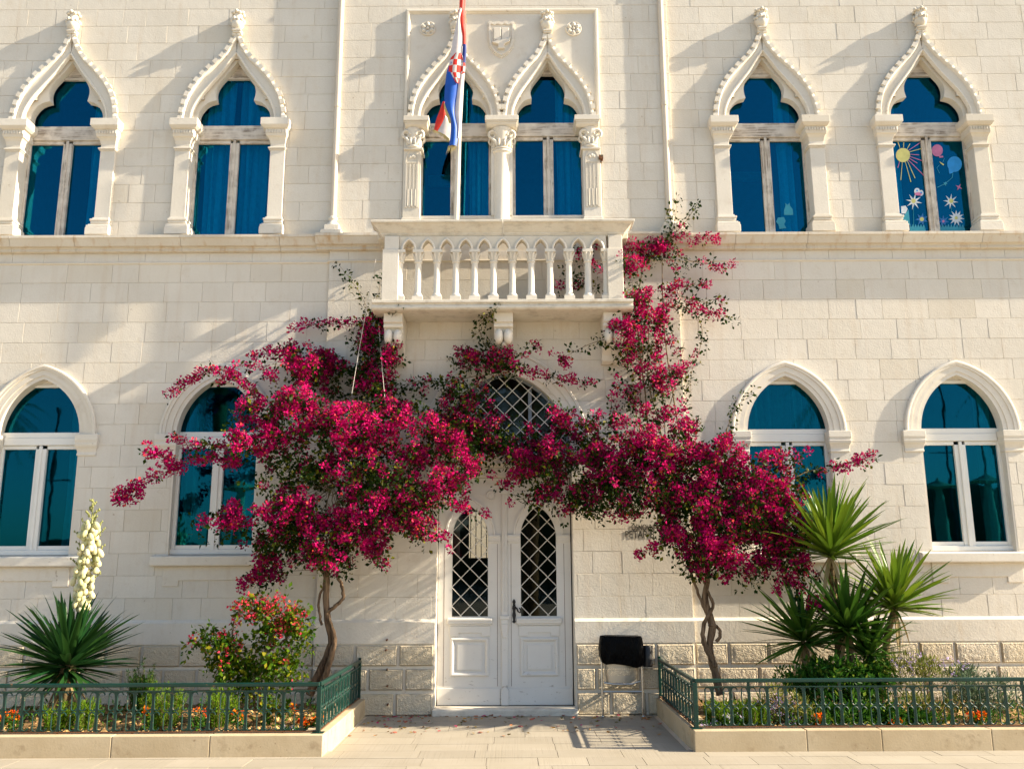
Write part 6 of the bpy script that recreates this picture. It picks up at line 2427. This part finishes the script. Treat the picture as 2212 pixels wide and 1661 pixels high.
# fallen bracts and leaves on the pavement
n = 230
C = np.stack([NP.uniform(-1.65, 1.6, n), -.20 - 1.3 * NP.random(n) ** 2.0, np.full(n, .004)], -1)
C[:n // 6, 0] = NP.uniform(-1.7, -.9, n // 6)
V, F, T = cloud(C, 1, .003, .052, .8, .16, out=.0, bias=(0, 0, .0), accent=.5)
V[:, 2] = .003 + np.abs(V[:, 2]) * .35
npmesh('fallen_petals', V, F, M['litter'], None, T, kind='stuff')

# ------------------------------------------------------------------ the quay behind the camera, which the window panes mirror
def quiet(o, label, cat, group=None):
    return tag(o, label, cat, group)


def water_mat():
    k = NT('harbour water')
    return k.finish((.006, .02, .03), .12, k.bump(k.noise(k.pos((.4, 1.2, 1)), 1.0, 4), .4, .2), spec=.5)


b = MB()
b.add([(-300, -260, -.30), (300, -260, -.30), (300, -42, -.30), (-300, -42, -.30)], [(0, 1, 2, 3)])
# (the ground sheet ends above it at the quay edge)
M['water'] = water_mat()
b.build('water', M['water'], kind='structure', fix=False)
hx_ = np.linspace(-260, 260, 140)
hz = 11 + 5 * np.sin(hx_ * .021) + 3 * np.sin(hx_ * .07 + 1) + NP.normal(0, .5, 140)
V, F = [], []
for i, x in enumerate(hx_):
    V += [(x, -150, -1), (x, -155, hz[i] * .6), (x, -175, hz[i])]
for i in range(139):
    for q in (0, 1):
        k_ = i * 3 + q
        F.append((k_, k_ + 1, k_ + 4, k_ + 3))
M['hill'] = plain('pine clad hill', (.012, .028, .014), .95, .05)
npmesh('hill', np.array(V), np.array(F), M['hill'], kind='structure')


def palm(x, y, h, seed, label):
    rr_ = random.Random(seed)
    th = empty('palm_tree', (x, y, 0), label, 'palm tree', 'palms on the quay')
    b = MB()
    b.tube([(x, y, -.1), (x + .1, y, h * .5), (x, y, h)], [.30, .22, .24], 12)
    keep_world(b.build('trunk', M['yucca_bark'], smooth=60), th)
    V, F = [], []
    for i in range(42):
        az = i * 2.39996 + rr_.uniform(-.2, .2)
        el = R(rr_.uniform(-35, 75))
        L_ = rr_.uniform(2.3, 3.0)
        d = Vector((math.cos(az), math.sin(az), 0))
        s = Vector((-math.sin(az), math.cos(az), 0))
        pts = []
        for k_ in range(13):
            t = k_ / 12
            pts.append(Vector((x, y, h)) + d * (L_ * t * math.cos(el) + .12) + Vector((0, 0, L_ * t * math.sin(el) - 1.5 * t * t)))
        for k_ in range(1, 13):
            for j in (0, .5):
                p = pts[k_ - 1].lerp(pts[k_], j)
                ln = .55 * math.sin(math.pi * min(1, .15 + k_ / 13)) + .08
                for sg in (-1, 1):
                    e = p + s * sg * ln * .8 + (pts[k_] - pts[k_ - 1]).normalized() * ln * .55 + Vector((0, 0, -.22 * ln))
                    o_ = len(V)
                    u = (pts[k_] - pts[k_ - 1]).normalized() * .028
                    V += [p - u, p + u, e]
                    F.append((o_, o_ + 1, o_ + 2))
    T = np.tile(np.array([.4, .1, 0, 1.0]), (len(V), 1))
    npmesh('fronds', np.array([tuple(v) for v in V]), np.array(F), M['shrub'], th, T, kind='stuff')


palm(11.8, -19.5, 8.6, 1, 'palm tree mirrored in the third lower window from the left')
palm(.6, -20.5, 7.9, 5, 'palm tree mirrored in the pointed fanlight over the door')
palm(-10.6, -20.5, 8.4, 2, 'palm tree mirrored in the second lower window from the left')
palm(18.6, -20, 9.4, 3, 'palm tree mirrored at the edge of the rightmost lower window')
palm(-20.5, -23, 8.2, 4, 'palm tree mirrored in the leftmost lower window')
for x, y, h, lab in ((13.75, -17.5, 4.5, 'closed beige parasol mirrored in the rightmost lower window, its left pane'), (15.5, -17.8, 4.7, 'closed beige parasol mirrored in the rightmost lower window, its right pane'),
                     (-8.6, -17, 4.5, 'closed beige parasol mirrored in the second lower window from the left')):
    b = MB()
    b.lathe([(.03, 0), (.03, .9), (.34, 1.0), (.26, 1.9), (.13, h - .30), (.60, h - .22), (.05, h), (.01, h + .1)], x, y, 14)
    tag(b.build('closed_parasol', plain('beige canvas', (.62, .50, .33), .9), smooth=50, loc=(x, y, 0)), lab, 'parasol', 'parasols on the quay')
for x, y, h, lab in ((29, -48, 15, 'tall bare mast mirrored in the rightmost lower window'), (33.5, -52, 17, 'second taller mast mirrored in the rightmost lower window'), (-29, -45, 12, 'thin mast mirrored in the leftmost lower window')):
    b = MB()
    b.tube([(x, y, -.1), (x, y, h)], [.12, .07], 6)
    b.tube([(x - 1.1, y, h * .62), (x + 1.1, y, h * .62)], .04, 5)
    tag(b.build('boat_mast', M['iron'], loc=(x, y, 0), fix=False), lab, 'mast', 'masts in the harbour')
